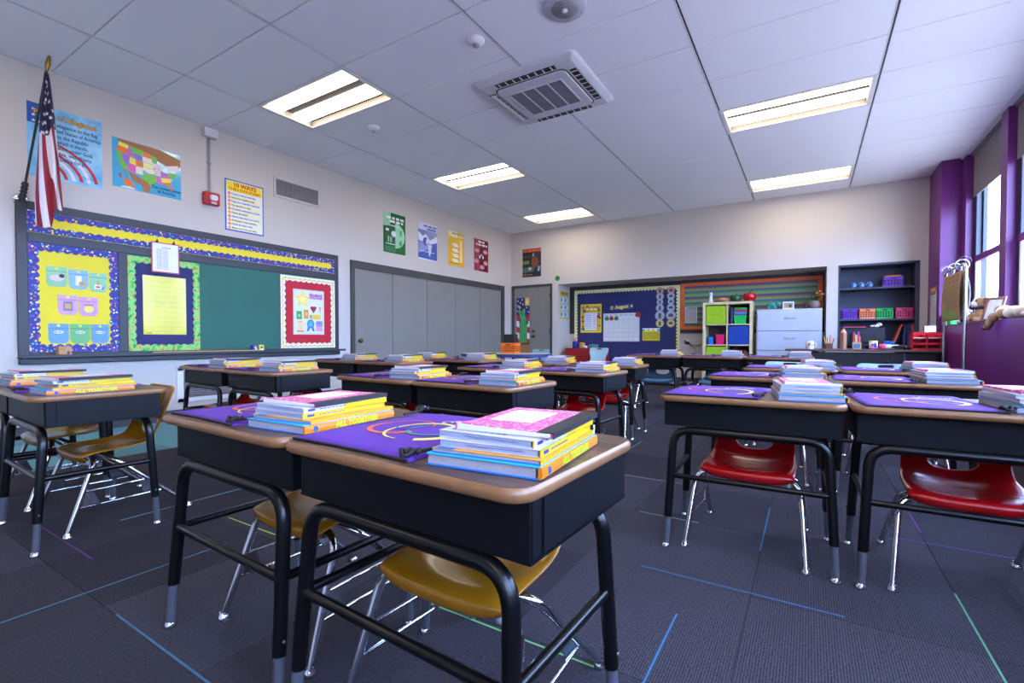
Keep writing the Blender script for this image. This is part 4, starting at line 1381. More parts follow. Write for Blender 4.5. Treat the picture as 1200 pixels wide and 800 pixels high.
o = LP('rules_poster', 2.730, 3.154, 1.969, 2.519, ink((40, 92, 180)), '10 WAYS poster with blue edge and numbered yellow lines')
p = Print()
p.rect(-0.196, -0.258, 0.196, 0.258, (248, 240, 190))
p.rect(-0.196, 0.155, 0.196, 0.258, (250, 226, 30), 1)
for i in range(10):
    z = 0.125 - 0.0405*i
    if i % 2 == 0:
        p.rect(-0.196, z-0.019, 0.196, z+0.019, (236, 238, 246), 1)
    p.ell(-0.168, z, 0.0155, 0.0165, (236, 110, 40) if i % 2 == 0 else (244, 150, 40), 2)
for i in range(26):
    for sg in (-1, 1):
        p.ell(-0.19 + 0.0152*i, sg*0.258, 0.0052, 0.006, (240, 240, 240), 2, 8)
for i in range(34):
    for sg in (-1, 1):
        p.ell(sg*0.196, -0.25 + 0.0152*i, 0.005, 0.0055, (240, 240, 240), 2, 8)
p.obj(o)
M_rd = ink((214, 40, 30))
text(o, '10 WAYS', 0.062, (0.0, -0.0052, 0.225), M_rd, bold=0.0022)
text(o, 'TO BE A GOOD STUDENT', 0.040, (0.0, -0.0052, 0.176), M_rd, bold=0.0012, sx=0.74)
lines = ['Come to school every day.', 'Have your supplies ready.', 'Keep your materials organized.', 'Pay attention in class.', 'Complete assignments on time.', 'Follow directions.', 'Ask for help when you need it.', 'Participate in class activities.', 'Follow all school rules.', 'Always try to do your best.']
for i, L in enumerate(lines):
    text(o, L, 0.0285, (-0.145, -0.0052, 0.125 - 0.0405*i), ink((44, 44, 60)), align='LEFT', bold=0.0005, sx=0.86)
    text(o, str(i+1), 0.020, (-0.168, -0.0056, 0.125 - 0.0405*i), ink((250, 236, 200)), bold=0.0004, name='number')

def strategy(y0, y1, c, label):
    return LP('strategy_poster', y0, y1, 2.085, 2.680, ink(c, 0.25), label, 'poster', 'row of four strategy posters')
o = strategy(4.963, 5.412, (28, 104, 52), 'dark green poster with a large two-tone circle')
p = Print()
p.rect(-0.2245, 0.09, -0.08, 0.2975, (140, 204, 160)); p.ell(0.01, -0.03, 0.2, 0.19, (16, 88, 44), 1, 28)
p.poly([(0.01 + 0.2*math.cos(R(-90+180*k/14)), -0.03 + 0.19*math.sin(R(-90+180*k/14))) for k in range(15)], (150, 214, 168), 2)
p.scribble(-0.17, 0.205, 0.20, 0.035, (226, 234, 230), 3); p.scribble(-0.10, 0.155, 0.17, 0.035, (226, 234, 230), 3)
p.ell(-0.02, -0.01, 0.05, 0.045, (226, 230, 230), 3); p.scribble(-0.12, 0.10, 0.10, 0.018, (214, 228, 216), 3)
p.rect(-0.18, 0.02, -0.12, 0.055, (226, 232, 230), 3); p.rect(-0.14, -0.14, -0.11, -0.05, (150, 190, 160), 3); p.rect(-0.09, -0.14, -0.06, -0.06, (150, 190, 160), 3)
p.rect(0.10, -0.02, 0.15, 0.06, (110, 160, 126), 3); p.ell(0.12, -0.13, 0.03, 0.04, (90, 146, 110), 3)
p.scribble(-0.18, -0.175, 0.0, 0.016, (214, 228, 216), 3)
for i in range(4):
    p.scribble(-0.2, -0.215 - 0.02*i, 0.02, 0.008, (90, 160, 110), 3)
p.obj(o)
o = strategy(5.699, 6.148, (70, 92, 172), 'blue poster showing white mountain shapes')
p = Print()
p.rect(-0.2245, 0.18, 0.2245, 0.2975, (214, 216, 236)); p.rect(-0.02, 0.19, 0.2, 0.22, (66, 84, 168), 1); p.scribble(-0.10, 0.235, 0.21, 0.03, (90, 104, 180), 1)
p.poly([(-0.2245, 0.14), (-0.12, 0.08), (-0.05, 0.12), (0.05, 0.03), (0.2245, 0.13), (0.2245, 0.02), (0.06, -0.03), (-0.2245, 0.0)], (228, 232, 244), 1)
p.poly([(-0.2245, -0.02), (-0.10, 0.0), (-0.04, 0.06), (0.03, -0.02), (0.10, -0.05), (0.05, -0.26), (0.0, -0.12), (-0.2245, -0.2)], (140, 150, 206), 2)
p.ell(-0.06, 0.0, 0.06, 0.07, (60, 80, 166), 3); p.ell(-0.02, 0.0, 0.028, 0.045, (214, 220, 240), 4)
p.poly([(0.0, -0.05), (0.10, -0.04), (0.05, -0.22), (0.02, -0.22)], (206, 214, 238), 3)
p.scribble(-0.18, -0.17, 0.16, 0.014, (206, 212, 236), 4); p.poly([(-0.2245, -0.2975), (-0.2245, -0.275), (0.2245, -0.285), (0.2245, -0.2975)], (236, 238, 244), 4)
p.obj(o)
o = strategy(6.441, 6.895, (240, 184, 34), 'golden yellow poster with steps of white boxes')
p = Print()
p.rect(-0.227, 0.20, 0.03, 0.2975, (244, 222, 150)); p.scribble(-0.15, 0.215, 0.19, 0.03, (240, 238, 230), 1); p.scribble(-0.12, 0.255, 0.05, 0.022, (150, 120, 60), 1)
p.rect(0.09, -0.22, 0.17, 0.17, (246, 222, 140), 1)
for i in range(4):
    p.poly([(-0.13, 0.09 - 0.09*i), (0.02, 0.10 - 0.09*i), (0.08, 0.04 - 0.09*i), (-0.07, 0.03 - 0.09*i)], (244, 236, 206), 2)
    p.rect(-0.13, 0.015 - 0.09*i, 0.08, 0.03 - 0.09*i, (216, 156, 30), 1)
p.scribble(-0.2, -0.255, 0.05, 0.014, (120, 90, 20), 2)
p.obj(o)
o = strategy(7.194, 7.652, (122, 26, 44), 'dark red poster with a black starburst in pink bubbles')
p = Print()
p.rect(-0.229, -0.2975, -0.05, 0.2975, (146, 46, 66)); p.scribble(-0.10, 0.235, 0.10, 0.035, (236, 226, 230), 1); p.scribble(-0.17, 0.18, 0.19, 0.035, (236, 226, 230), 1)
for x, z in ((-0.14, 0.08), (0.13, 0.08), (-0.16, -0.12), (0.14, -0.13), (0.02, -0.22)):
    p.ell(x, z, 0.075, 0.045, (196, 120, 140), 1); p.scribble(x-0.05, z-0.01, x+0.05, 0.014, (236, 220, 226), 2)
p.star(0, -0.03, 0.10, (26, 20, 22), 2, 0.5, 8); p.ell(-0.05, -0.03, 0.02, 0.03, (238, 238, 238), 3); p.ell(0.05, -0.03, 0.02, 0.03, (238, 238, 238), 3); p.poly([(-0.04, 0.02), (0.0, -0.01), (0.04, 0.02), (0.0, 0.012)], (238, 238, 238), 3)
p.obj(o)

# fire alarm with its conduit
t = empty('fire_alarm', LW(2.578, 2.25), RZL, 'red fire alarm sounder under a conduit', 'alarm')
MB().box((0, -0.032, 0), (0.15, 0.064, 0.13), bev=0.008).obj('alarm_housing', mat('alarm_red', (176, 20, 26), 0.35), t)
b = MB()
b.slab(0.075, 0.06, 0.02, [(0, 0), (0.004, 0.012)], M=Matrix.Translation((0.012, -0.064, 0.01)) @ Matrix.Rotation(R(90), 4, 'X'))
b.obj('strobe_lens', mat('strobe_clear', (226, 228, 232), 0.12), t)
b = MB()
for k in range(4):
    b.box((-0.045, -0.065, -0.04 + 0.012*k), (0.03, 0.003, 0.005))
b.obj('sounder_slots', M_blk, t)
text(t, 'FIRE', 0.030, (0.012, -0.0645, -0.045), ink((240, 236, 236)), bold=0.0008)
M_cond = mat('conduit_grey', (150, 150, 156), 0.4, metal=0.4)
t = empty('conduit', LW(2.572, 2.29), RZL, 'grey metal conduit rising from the fire alarm to the ceiling', 'conduit')
MB().tube([(0, -0.018, 0.02), (0, -0.018, 0.60)], 0.011, 10).obj('pipe', M_cond, t)
MB().box((0, -0.018, 0.33), (0.05, 0.012, 0.016), bev=0.003).obj('strap', M_cond, t)
MB().box((0.0, -0.035, 0.628), (0.13, 0.07, 0.085), bev=0.005).obj('junction_box', mat('junction_white', (214, 212, 216), 0.5), t)
# high and low grilles
t = empty('wall_grille', LW(3.585, 2.58), RZL, 'high white framed air grille with upright grey louvres', 'vent')
b = MB()
for s in (-1, 1):
    b.box((s*0.295, -0.006, 0), (0.03, 0.012, 0.22), bev=0.003); b.box((0, -0.006, s*0.105), (0.62, 0.012, 0.03), bev=0.003)
b.obj('grille_frame', M_wall, t)
MB().box((0, -0.001, 0), (0.56, 0.002, 0.18)).obj('duct', mat('duct_dark', (88, 82, 86), 0.8), t)
M_louv = mat('louvre_grey', (150, 144, 150), 0.5, var=0.12, scale=8)
lv = MB().box((0, 0, 0), (0.006, 0.010, 0.18)).data('louvre', M_louv)
for i in range(30):
    place('louvre', lv, t, (-0.275 + 0.019*i, -0.007, 0), R(30))
t = empty('wall_grille', LW(2.83, 0.343), RZL, 'low white framed grille with level louvres behind desks', 'vent')
b = MB()
for s in (-1, 1):
    b.box((s*0.555, -0.008, 0), (0.06, 0.016, 0.35), bev=0.003); b.box((0, -0.008, s*0.155), (1.16, 0.016, 0.04), bev=0.003)
b.obj('grille_frame', M_white, t)
MB().box((0, -0.001, 0), (1.06, 0.002, 0.28)).obj('duct', mat('duct_dark', (88, 82, 86), 0.8), t)
lv = MB().box((0, 0, 0), (1.06, 0.012, 0.007)).data('louvre', M_louv)
for i in range(15):
    place('louvre', lv, t, (0, -0.008, -0.133 + 0.019*i), (R(-30), 0, 0))

# ------------------------------------------------------------------ flag on its wall bracket
t = empty('flag_bracket', LW(1.17, 1.90), RZL, 'metal pole bracket screwed above the chalkboard corner', 'bracket')
MB().lathe([(0.05, 0), (0.05, 0.006), (0.03, 0.012), (0, 0.014)], 16, M=Matrix.Translation((0, 0, 0.0)) @ Matrix.Rotation(R(90), 4, 'X')).obj('base_plate', M_chrome, t)
base, tip = Vector((XL + 0.04, 1.172, 1.905)), Vector((-5.05, 1.275, 2.90))
dirv = (tip - base).normalized()
inv = t.matrix_basis.inverted()
b = MB()
b.tube([inv @ (base - dirv*0.02), inv @ (base + dirv*0.13)], 0.019, 12)
for k in range(4):
    b.tube([inv @ (base + dirv*(0.02+0.028*k)), inv @ (base + dirv*(0.03+0.028*k))], 0.024, 12)
b.obj('socket', M_black, t)
fl = empty('flag', base, 0, 'United States flag hanging in folds from a slanted black pole', 'flag')
L = (tip - base).length
MB().tube([dirv*0.03, dirv*(L - 0.02)], 0.0085, 8).obj('pole', M_black, fl)
MB().tube([dirv*(L-0.02), dirv*(L), dirv*(L+0.035), dirv*(L+0.075), dirv*(L+0.12)], [0.009, 0.013, 0.017, 0.012, 0.002], 10).obj('spear_finial', mat('gold_metal', (150, 120, 52), 0.3, metal=0.9), fl)
def cloth_pt(u, v):
    """u across, v down the hanging cloth, world space"""
    top = 2.86
    ln = 1.20 if u < 0.58 else 1.20 - 0.15*min(1, (u-0.58)/0.07)
    z = top - v*ln
    hw = 0.012 + 0.082*(v**0.75)
    cy = 1.268 - 0.018*v
    s = u*2 - 1
    y = cy + hw*s
    x = -5.035 + 0.055*v + 0.030*v**0.4*math.sin(u*9.0 + 0.6 + 1.6*v) + 0.012*math.sin(u*17 + 2)*v
    if v > 0.86 and u < 0.5:
        y += 0.012*(v-0.86)/0.14*(0.5-u)*2
    return Vector((x, y, z))
nu, nv = 30, 60
V, F, UV = [], [], []
for j in range(nv+1):
    for i in range(nu+1):
        V.append(tuple(cloth_pt(i/nu, j/nv) - base)); UV.append((i/nu, j/nv))
for j in range(nv):
    for i in range(nu):
        a = j*(nu+1)+i
        F.append((a, a+nu+1, a+nu+2, a+1))
mf = bpy.data.materials.new('flag_cloth')
mf.use_nodes = True
nt = mf.node_tree
bs = nt.nodes['Principled BSDF']
bs.inputs['Roughness'].default_value = 0.6
uvn = nt.nodes.new('ShaderNodeUVMap')
sp = nt.nodes.new('ShaderNodeSeparateXYZ')
nt.links.new(uvn.outputs[0], sp.inputs[0])
def mnode(op, a, bq):
    m = nt.nodes.new('ShaderNodeMath'); m.operation = op
    for k, q in enumerate((a, bq)):
        if isinstance(q, (int, float)):
            m.inputs[k].default_value = q
        else:
            nt.links.new(q, m.inputs[k])
    return m.outputs[0]
stripe = mnode('FRACT', mnode('ADD', mnode('MULTIPLY', sp.outputs[0], 2.3), mnode('MULTIPLY', sp.outputs[1], -1.25)), 0)
isred = mnode('LESS_THAN', stripe, 0.5)
canton = mnode('LESS_THAN', sp.outputs[1], 0.405)
m1 = nt.nodes.new('ShaderNodeMix'); m1.data_type = 'RGBA'
m1.inputs[6].default_value = lin((222, 216, 222)); m1.inputs[7].default_value = lin((142, 22, 40))
nt.links.new(isred, m1.inputs[0])
m2 = nt.nodes.new('ShaderNodeMix'); m2.data_type = 'RGBA'
m2.inputs[7].default_value = lin((38, 32, 64))
nt.links.new(canton, m2.inputs[0]); nt.links.new(m1.outputs[2], m2.inputs[6])
nt.links.new(m2.outputs[2], bs.inputs['Base Color'])
me = bpy.data.meshes.new('flag_cloth')
me.from_pydata(V, [], F)
uvl = me.uv_layers.new(name='UVMap')
for lp in me.loops:
    uvl.data[lp.index].uv = UV[lp.vertex_index]
me.polygons.foreach_set('use_smooth', [True]*len(F))
me.materials.append(mf)
place('cloth', me, fl)
st = MB()
for k, (u, v) in enumerate([(.5, .06), (.35, .13), (.62, .145), (.30, .20), (.66, .215), (.45, .175), (.28, .275), (.55, .265), (.78, .28), (.40, .325), (.68, .335), (.2, .34), (.52, .385), (.82, .385), (.28, .395), (.12, .40), (.6, .09)]):
    c0 = cloth_pt(u, v)
    du = (cloth_pt(min(1, u+.03), v) - cloth_pt(max(0, u-.03), v)).normalized()
    dv = (cloth_pt(u, v-.02) - cloth_pt(u, v+.02)).normalized()
    n = dv.cross(du)
    if n.x < 0:
        n = -n
    r = 0.019
    st.poly([tuple(c0 + n*0.004 + (du*math.cos(R(90+36*i)) + dv*math.sin(R(90+36*i)))*(r if i % 2 == 0 else r*0.42) - base) for i in range(10)])
s_ = st.obj('stars', ink((232, 230, 236)), fl)
s_['kind'] = 'stuff'

# ------------------------------------------------------------------ back wall: door banner, posters, alcove boards
o = sheet('liberty_banner', 0.31, 1.12, ink((44, 40, 96)), (-5.012, YB - 0.017, 1.083), 0, 'door banner of green Statue of Liberty before flag stripes', 'banner')
p = Print()
for k in range(3):
    for sg, x0 in ((-1, -0.155), (1, 0.085)):
        p.poly([(x0, 0.22 - 0.24*k), (x0 + 0.07, 0.19 - 0.24*k), (x0 + 0.07, 0.07 - 0.24*k), (x0, 0.10 - 0.24*k)], (188, 36, 52))
        p.poly([(x0, 0.10 - 0.24*k), (x0 + 0.07, 0.07 - 0.24*k), (x0 + 0.07, -0.05 - 0.24*k), (x0, -0.02 - 0.24*k)], (226, 222, 226))
for x, z in ((-.12, .50), (-.06, .46), (-.13, .40), (-.02, .52), (.0, .43), (-.07, .36), (-.13, .29), (.09, .36), (.13, .27), (.03, .32)):
    p.star(x, z, 0.022, (232, 230, 236), 1)
p.rect(0.05, 0.40, 0.155, 0.56, (226, 184, 90), 1); p.ell(0.09, 0.47, 0.03, 0.045, (240, 214, 130), 2)
G1, G2 = (74, 164, 92), (44, 120, 66)
p.poly([(-0.06, 0.10), (-0.09, -0.36), (0.10, -0.36), (0.10, 0.05), (0.05, 0.20), (-0.03, 0.20)], G1, 2)
p.poly([(-0.06, 0.12), (-0.10, 0.30), (-0.085, 0.36), (-0.06, 0.30), (-0.01, 0.18)], G1, 2); p.poly([(-0.115, 0.36), (-0.06, 0.36), (-0.075, 0.40), (-0.10, 0.40)], (226, 200, 90), 2)
p.ell(0.015, 0.235, 0.034, 0.045, G1, 3)
p.poly([(-0.03, 0.26), (-0.05, 0.30), (-0.015, 0.285), (-0.01, 0.33), (0.012, 0.29), (0.035, 0.33), (0.04, 0.285), (0.075, 0.30), (0.055, 0.255)], G1, 3)
p.poly([(0.06, 0.10), (0.125, 0.13), (0.13, 0.02), (0.075, 0.0)], G2, 3)
for i in range(4):
    p.poly([(-0.05 + 0.035*i, 0.10), (-0.075 + 0.05*i, -0.35), (-0.065 + 0.05*i, -0.35), (-0.042 + 0.035*i, 0.10)], G2, 3)
p.rect(-0.155, -0.40, 0.155, -0.36, (96, 60, 40), 2); p.rect(-0.155, -0.56, 0.155, -0.40, (168, 116, 72), 2)
for i in range(4):
    p.rect(-0.155, -0.44 - 0.035*i, 0.155, -0.437 - 0.035*i, (120, 78, 48), 3)
p.obj(o)

o = sheet('portrait_poster', 0.43, 0.573, ink((34, 40, 40)), (-4.817, YB, 2.352), 0, 'dark poster with a man in profile under a red and orange title', 'poster')
p = Print()
p.rect(-0.215, 0.21, 0.215, 0.2865, (170, 56, 36)); p.scribble(-0.19, 0.225, 0.20, 0.04, (226, 110, 40), 1)
p.poly([(-0.215, 0.04), (-0.06, 0.05), (-0.05, -0.02), (-0.215, -0.03)], (110, 140, 70)); p.rect(-0.2, 0.10, -0.03, 0.17, (70, 66, 60))
p.poly([(-0.215, -0.2), (0.08, -0.18), (0.05, -0.08), (-0.215, -0.1)], (70, 104, 98)); p.poly([(-0.08, -0.09), (0.0, -0.09), (0.0, -0.14), (-0.06, -0.16)], (190, 180, 178), 1)
p.poly([(0.0, 0.08), (0.01, 0.16), (0.06, 0.20), (0.16, 0.18), (0.18, 0.05), (0.15, -0.06), (0.09, -0.13), (0.03, -0.10), (0.01, -0.05), (-0.015, -0.02), (0.0, 0.02)], (128, 74, 56), 2)
p.poly([(0.0, 0.10), (0.01, 0.19), (0.08, 0.235), (0.17, 0.20), (0.20, 0.06), (0.17, -0.02), (0.15, 0.06), (0.10, 0.13)], (52, 52, 62), 3)
p.poly([(0.03, 0.12), (0.015, 0.15), (0.05, 0.20), (0.055, 0.15)], (170, 178, 196), 4)
p.poly([(0.06, -0.14), (0.16, -0.05), (0.215, -0.06), (0.215, -0.2865), (0.04, -0.2865)], (34, 38, 60), 3); p.poly([(0.13, -0.16), (0.16, -0.07), (0.20, -0.08), (0.18, -0.19)], (130, 168, 220), 4)
p.rect(-0.19, -0.26, -0.13, -0.22, (150, 100, 50), 2); p.scribble(-0.11, -0.25, 0.02, 0.016, (190, 140, 80), 2)
p.obj(o)

o = tag(MB().lathe([(0.052, 0), (0.052, 0.004)], 16, M=Matrix.Rotation(R(90), 4, 'X')).obj('caterpillar_cutout', ink((30, 128, 66)), None, (-4.232, YB - 0.0005, 1.997), 0), 'small green caterpillar face cutout above the alcove corner', 'cutout')
p = Print(-0.0045)
p.ell(-0.018, 0.01, 0.007, 0.010, (20, 30, 24)); p.ell(0.018, 0.01, 0.007, 0.010, (20, 30, 24)); p.rect(-0.016, -0.025, 0.016, -0.019, (20, 60, 30))
p.obj(o)
b = MB()
for s, c in ((-1, 0), (1, 1)):
    b.tube([(s*0.02, -0.003, 0.045), (s*0.035, -0.003, 0.085), (s*0.05, -0.003, 0.10)], 0.004, 6)
    b.ball((s*0.055, -0.004, 0.108), 0.011, 8)
b2 = b.obj('antennae', ink((226, 206, 60)), o)

AY = ALC_Y
t = empty('tack_board', (0, AY, 0.91), 0, 'long dark framed board across the alcove back wall', 'board')
b = MB()
b.box((-2.0, -0.008, 0.475), (4.40, 0.016, 0.95))
b.obj('board_panel', mat('board_dark', (48, 44, 50), 0.7), t)
for x0, x1, z0, z1 in ((-4.212, 0.206, 0.895, 0.955), (-4.212, 0.206, -0.005, 0.05), (-4.212, -4.11, 0.05, 0.895), (0.14, 0.206, 0.05, 0.895)):
    MB().box(((x0+x1)/2, -0.013, (z0+z1)/2), (x1-x0, 0.026, z1-z0), bev=0.003).obj('frame_rail', mat('board_rail', (44, 41, 46), 0.5), t)
o = sheet('bulletin_paper', 2.10, 1.56, mat('navy_paper_back', (38, 42, 92), 0.8, var=0.06, scale=4, bump=0.35, bscale=7), (-3.05, AY - 0.027, 1.005), 0, 'large navy bulletin display with pale scalloped border and August calendar', 'bulletin display')
scallop(2.10, 1.56, 0.075, 32, 24, 0.030, mat('pale_yellow_border', (222, 218, 150), 0.6), o)
BY = AY - 0.032
o = sheet('birthday_poster', 0.445, 0.570, ink((236, 206, 40)), (-3.737, BY, 1.213), 0, 'yellow edged chart with red trucks round a white list', 'poster')
p = Print()
p.rect(-0.20, -0.255, 0.20, 0.255, (206, 170, 50))
r4 = random.Random(4)
for i in range(46):
    a = i * 0.137
    x, z = r4.uniform(-0.19, 0.19), r4.uniform(-0.245, 0.245)
    p.ell(x, z, r4.uniform(0.015, 0.035), r4.uniform(0.012, 0.03), r4.choice([(176, 34, 50), (150, 30, 60), (50, 120, 60), (226, 196, 60), (60, 60, 120), (190, 60, 110)]), 1 + i % 3, 9)
p.rect(-0.135, -0.235, 0.125, 0.11, (226, 228, 236), 5)
for i in range(11):
    p.scribble(-0.12, 0.08 - 0.028*i, 0.02, 0.011, (110, 130, 170), 6); p.scribble(0.05, 0.08 - 0.028*i, 0.11, 0.011, (190, 100, 110), 6)
p.scribble(-0.10, 0.17, 0.12, 0.03, (250, 240, 160), 5)
p.obj(o)
o = sheet('august_sign', 0.46, 0.10, ink((42, 62, 140)), (-3.10, BY, 1.423), 0.0, 'blue backed August title strip above the calendar', 'sign', tilt=-R(4))
text(o, 'August', 0.095, (0.0, -0.0042, 0.0), ink((240, 206, 50)), bold=0.0035)
p = Print(-0.0042)
p.ell(-0.20, 0.0, 0.028, 0.032, (226, 190, 50)); p.ell(-0.20, 0.0, 0.014, 0.016, (42, 62, 140), 1)
p.obj(o)
p = Print(-0.0042)
p.star(0.195, 0.0, 0.036, (206, 60, 50)); p.ell(0.20, -0.005, 0.02, 0.024, (236, 190, 50), 1)
p.obj(o)
o = sheet('wall_calendar', 0.725, 0.55, mat('calendar_laminate', (214, 214, 216), 0.25, var=0.02), (-3.11, BY, 1.026), 0, 'blank white calendar grid with three apple cutouts', 'calendar')
p = Print()
for i in range(8):
    p.rect(-0.35 + 0.1*i - 0.0015, -0.265, -0.35 + 0.1*i + 0.0015, 0.225, (150, 150, 158))
for i in range(7):
    p.rect(-0.35, -0.265 + 0.0815*i - 0.0015, 0.35, -0.265 + 0.0815*i + 0.0015, (150, 150, 158))
for i in range(7):
    p.scribble(-0.335 + 0.1*i, 0.237, -0.27 + 0.1*i, 0.012, (130, 130, 140))
p.obj(o)
for i, (x, z, c, lab) in enumerate(((-3.40, 1.20, (28, 118, 74), 'green apple cutout at the top left of the calendar'), (-3.305, 1.20, (158, 26, 46), 'small red apple cutout between two green ones on the calendar'), (-3.205, 1.20, (28, 118, 74), 'green apple cutout third along the calendar'), (-2.775, 1.262, (166, 24, 46), 'red apple cutout at the top right corner of the calendar'))):
    rr = 0.043 if i < 3 else 0.055
    b = MB()
    pts = [(rr*1.02*math.cos(a), rr*(0.98*math.sin(a) - 0.10*math.cos(a*2))) for a in [2*math.pi*k/18 for k in range(18)]]
    b.loft([[(x_, -0.003, z_) for x_, z_ in pts], [(x_, 0, z_) for x_, z_ in pts]][::-1])
    o = tag(b.obj('apple_cutout', ink(c), None, (x, BY - 0.004, z), 0), lab, 'cutout', 'apple cutouts on the calendar')
    MB().box((0.004, -0.0015, rr*1.1), (0.007, 0.003, rr*0.5)).obj('stem', ink((50, 90, 50)), o)
for col_, xx in ((0, -2.365), (1, -2.165)):
    for k, (z, r) in enumerate(((1.695, 0.066), (1.590, 0.070), (1.490, 0.060), (1.378, 0.074), (1.235, 0.090), (1.090, 0.074))):
        c = (178, 128, 118) if k == 0 else (190, 172, 116) if k == 5 else (158, 160, 170)
        nm = ('copper', 'small silver', 'smallest silver', 'silver', 'largest silver', 'gold')[k]
        o = tag(MB().lathe([(r, 0), (r, 0.004)], 22, M=Matrix.Rotation(R(90), 4, 'X')).obj('coin_cutout', ink(c), None, (xx, BY, z), 0), '%s paper coin in the %s column on navy paper' % (nm, ('left', 'right')[col_]), 'cutout', 'paper coins on the navy display')
        p = Print(-0.0045)
        p.ell(0, 0, r*0.84, r*0.84, tuple(min(255, int(v*1.12)) for v in c), 0, 20)
        dk = tuple(int(v*0.5) for v in c)
        if col_ == 0:
            p.ell(0.0, r*0.12, r*0.32, r*0.42, dk, 1); p.poly([(-r*.45, -r*.55), (r*.4, -r*.55), (r*.15, -r*.15), (-r*.2, -r*.15)], dk, 1)
        else:
            p.rect(-r*.5, -r*.3, r*.5, r*.12, dk, 1); p.poly([(-r*.55, r*.12), (r*.55, r*.12), (0, r*.45)], dk, 1)
        p.obj(o)
o = sheet('number_chart', 0.325, 0.235, ink((214, 198, 30)), (-2.527, BY, 0.885), 0, 'small yellow chart with white scalloped top under the coins', 'chart')
p = Print()
p.rect(-0.1625, 0.07, 0.1625, 0.1175, (226, 228, 230))
for i, c in enumerate(((70, 170, 190), (236, 236, 236), (240, 196, 60), (236, 236, 236), (240, 200, 60), (236, 236, 236), (70, 160, 200))):
    p.ell(-0.1393 + 0.0464*i, 0.082, 0.024, 0.022, c, 1)
for i in range(8):
    p.scribble(-0.14, 0.035 - 0.017*i, 0.15, 0.008, (120, 116, 30), 1)
p.obj(o)

o = sheet('bulletin_paper', 2.165, 0.835, stripes_mat('rainbow_stripes', [(110, 148, 88), (84, 124, 80), (52, 92, 120), (140, 140, 84), (104, 146, 92), (134, 66, 60), (60, 70, 120), (120, 146, 90)], 5.2), (-0.9075, AY - 0.027, 1.3875), 0, 'striped multicolour bulletin display in an orange border', 'bulletin display')
b = MB()
for x0, x1, z0, z1 in ((-1.0825, 1.0825, 0.362, 0.4175), (-1.0825, 1.0825, -0.4175, -0.362), (-1.0825, -1.02, -0.362, 0.362), (1.02, 1.0825, -0.362, 0.362)):
    MB().box(((x0+x1)/2, -0.006, (z0+z1)/2), (x1-x0, 0.005, z1-z0)).obj('border_strip', mat('orange_border', (226, 96, 28), 0.55), o)
o = sheet('blank_calendar', 0.21, 0.285, M_paper, (-1.81, BY, 1.232), 0, 'small white and black grid sheet on the striped display', 'sheet')
p = Print()
for i in range(3):
    for j in range(4):
        p.rect(-0.085 + 0.06*i, -0.12 + 0.058*j, -0.035 + 0.06*i, -0.075 + 0.058*j, (130, 132, 140)); p.rect(-0.078 + 0.06*i, -0.112 + 0.058*j, -0.042 + 0.06*i, -0.085 + 0.058*j, (206, 206, 212), 1)
p.rect(-0.085, 0.112, 0.085, 0.13, (120, 120, 126))
p.obj(o)
o = sheet('alphabet_chart', 0.39, 0.57, ink((206, 190, 70)), (ALC_X0, 8.78, 1.485), RZL, 'yellow edged picture chart on the alcove side wall', 'chart')
p = Print()
p.rect(-0.17, 0.20, 0.17, 0.26, (150, 130, 60))
for i in range(2):
    for j in range(3):
        p.rect(-0.165 + 0.17*i, -0.25 + 0.145*j, -0.01 + 0.17*i, -0.135 + 0.145*j, (170, 196, 220)); p.rect(-0.15 + 0.17*i, -0.22 + 0.145*j, -0.08 + 0.17*i, -0.16 + 0.145*j, (90, 120, 170), 1); p.rect(-0.07 + 0.17*i, -0.24 + 0.145*j, -0.03 + 0.17*i, -0.15 + 0.145*j, (230, 232, 238), 1)
p.obj(o)
# socket with a plug and cable
t = empty('wall_socket', (-1.87, AY, 0.72), 0, 'white wall socket under the striped display', 'socket')
MB().box((0, -0.004, 0), (0.08, 0.008, 0.12), bev=0.003).obj('socket_plate', M_white, t)
t = empty('power_plug', (-1.87, AY - 0.008, 0.73), 0, 'black plug with a loose black cable beside the cubby shelf', 'plug')
MB().box((0.0, -0.03, 0), (0.075, 0.055, 0.05), bev=0.012).box((-0.04, -0.025, 0.03), (0.03, 0.04, 0.03), bev=0.006).obj('plug_body', M_black, t)
cable = fillet([(0.03, -0.04, 0.0), (0.10, -0.05, -0.05), (0.16, -0.03, -0.06), (0.24, -0.03, -0.02), (0.36, -0.02, -0.01), (0.42, -0.02, -0.3), (0.42, -0.02, -0.70)], 0.06, 5)
MB().tube(cable, 0.005, 6).obj('cable', M_black, t)
MB().tube(fillet([(0.02, -0.04, -0.02), (0.14, -0.05, -0.09), (0.15, -0.03, -0.4), (0.15, -0.03, -0.70)], 0.06, 5), 0.004, 6).obj('cable', M_black, t)

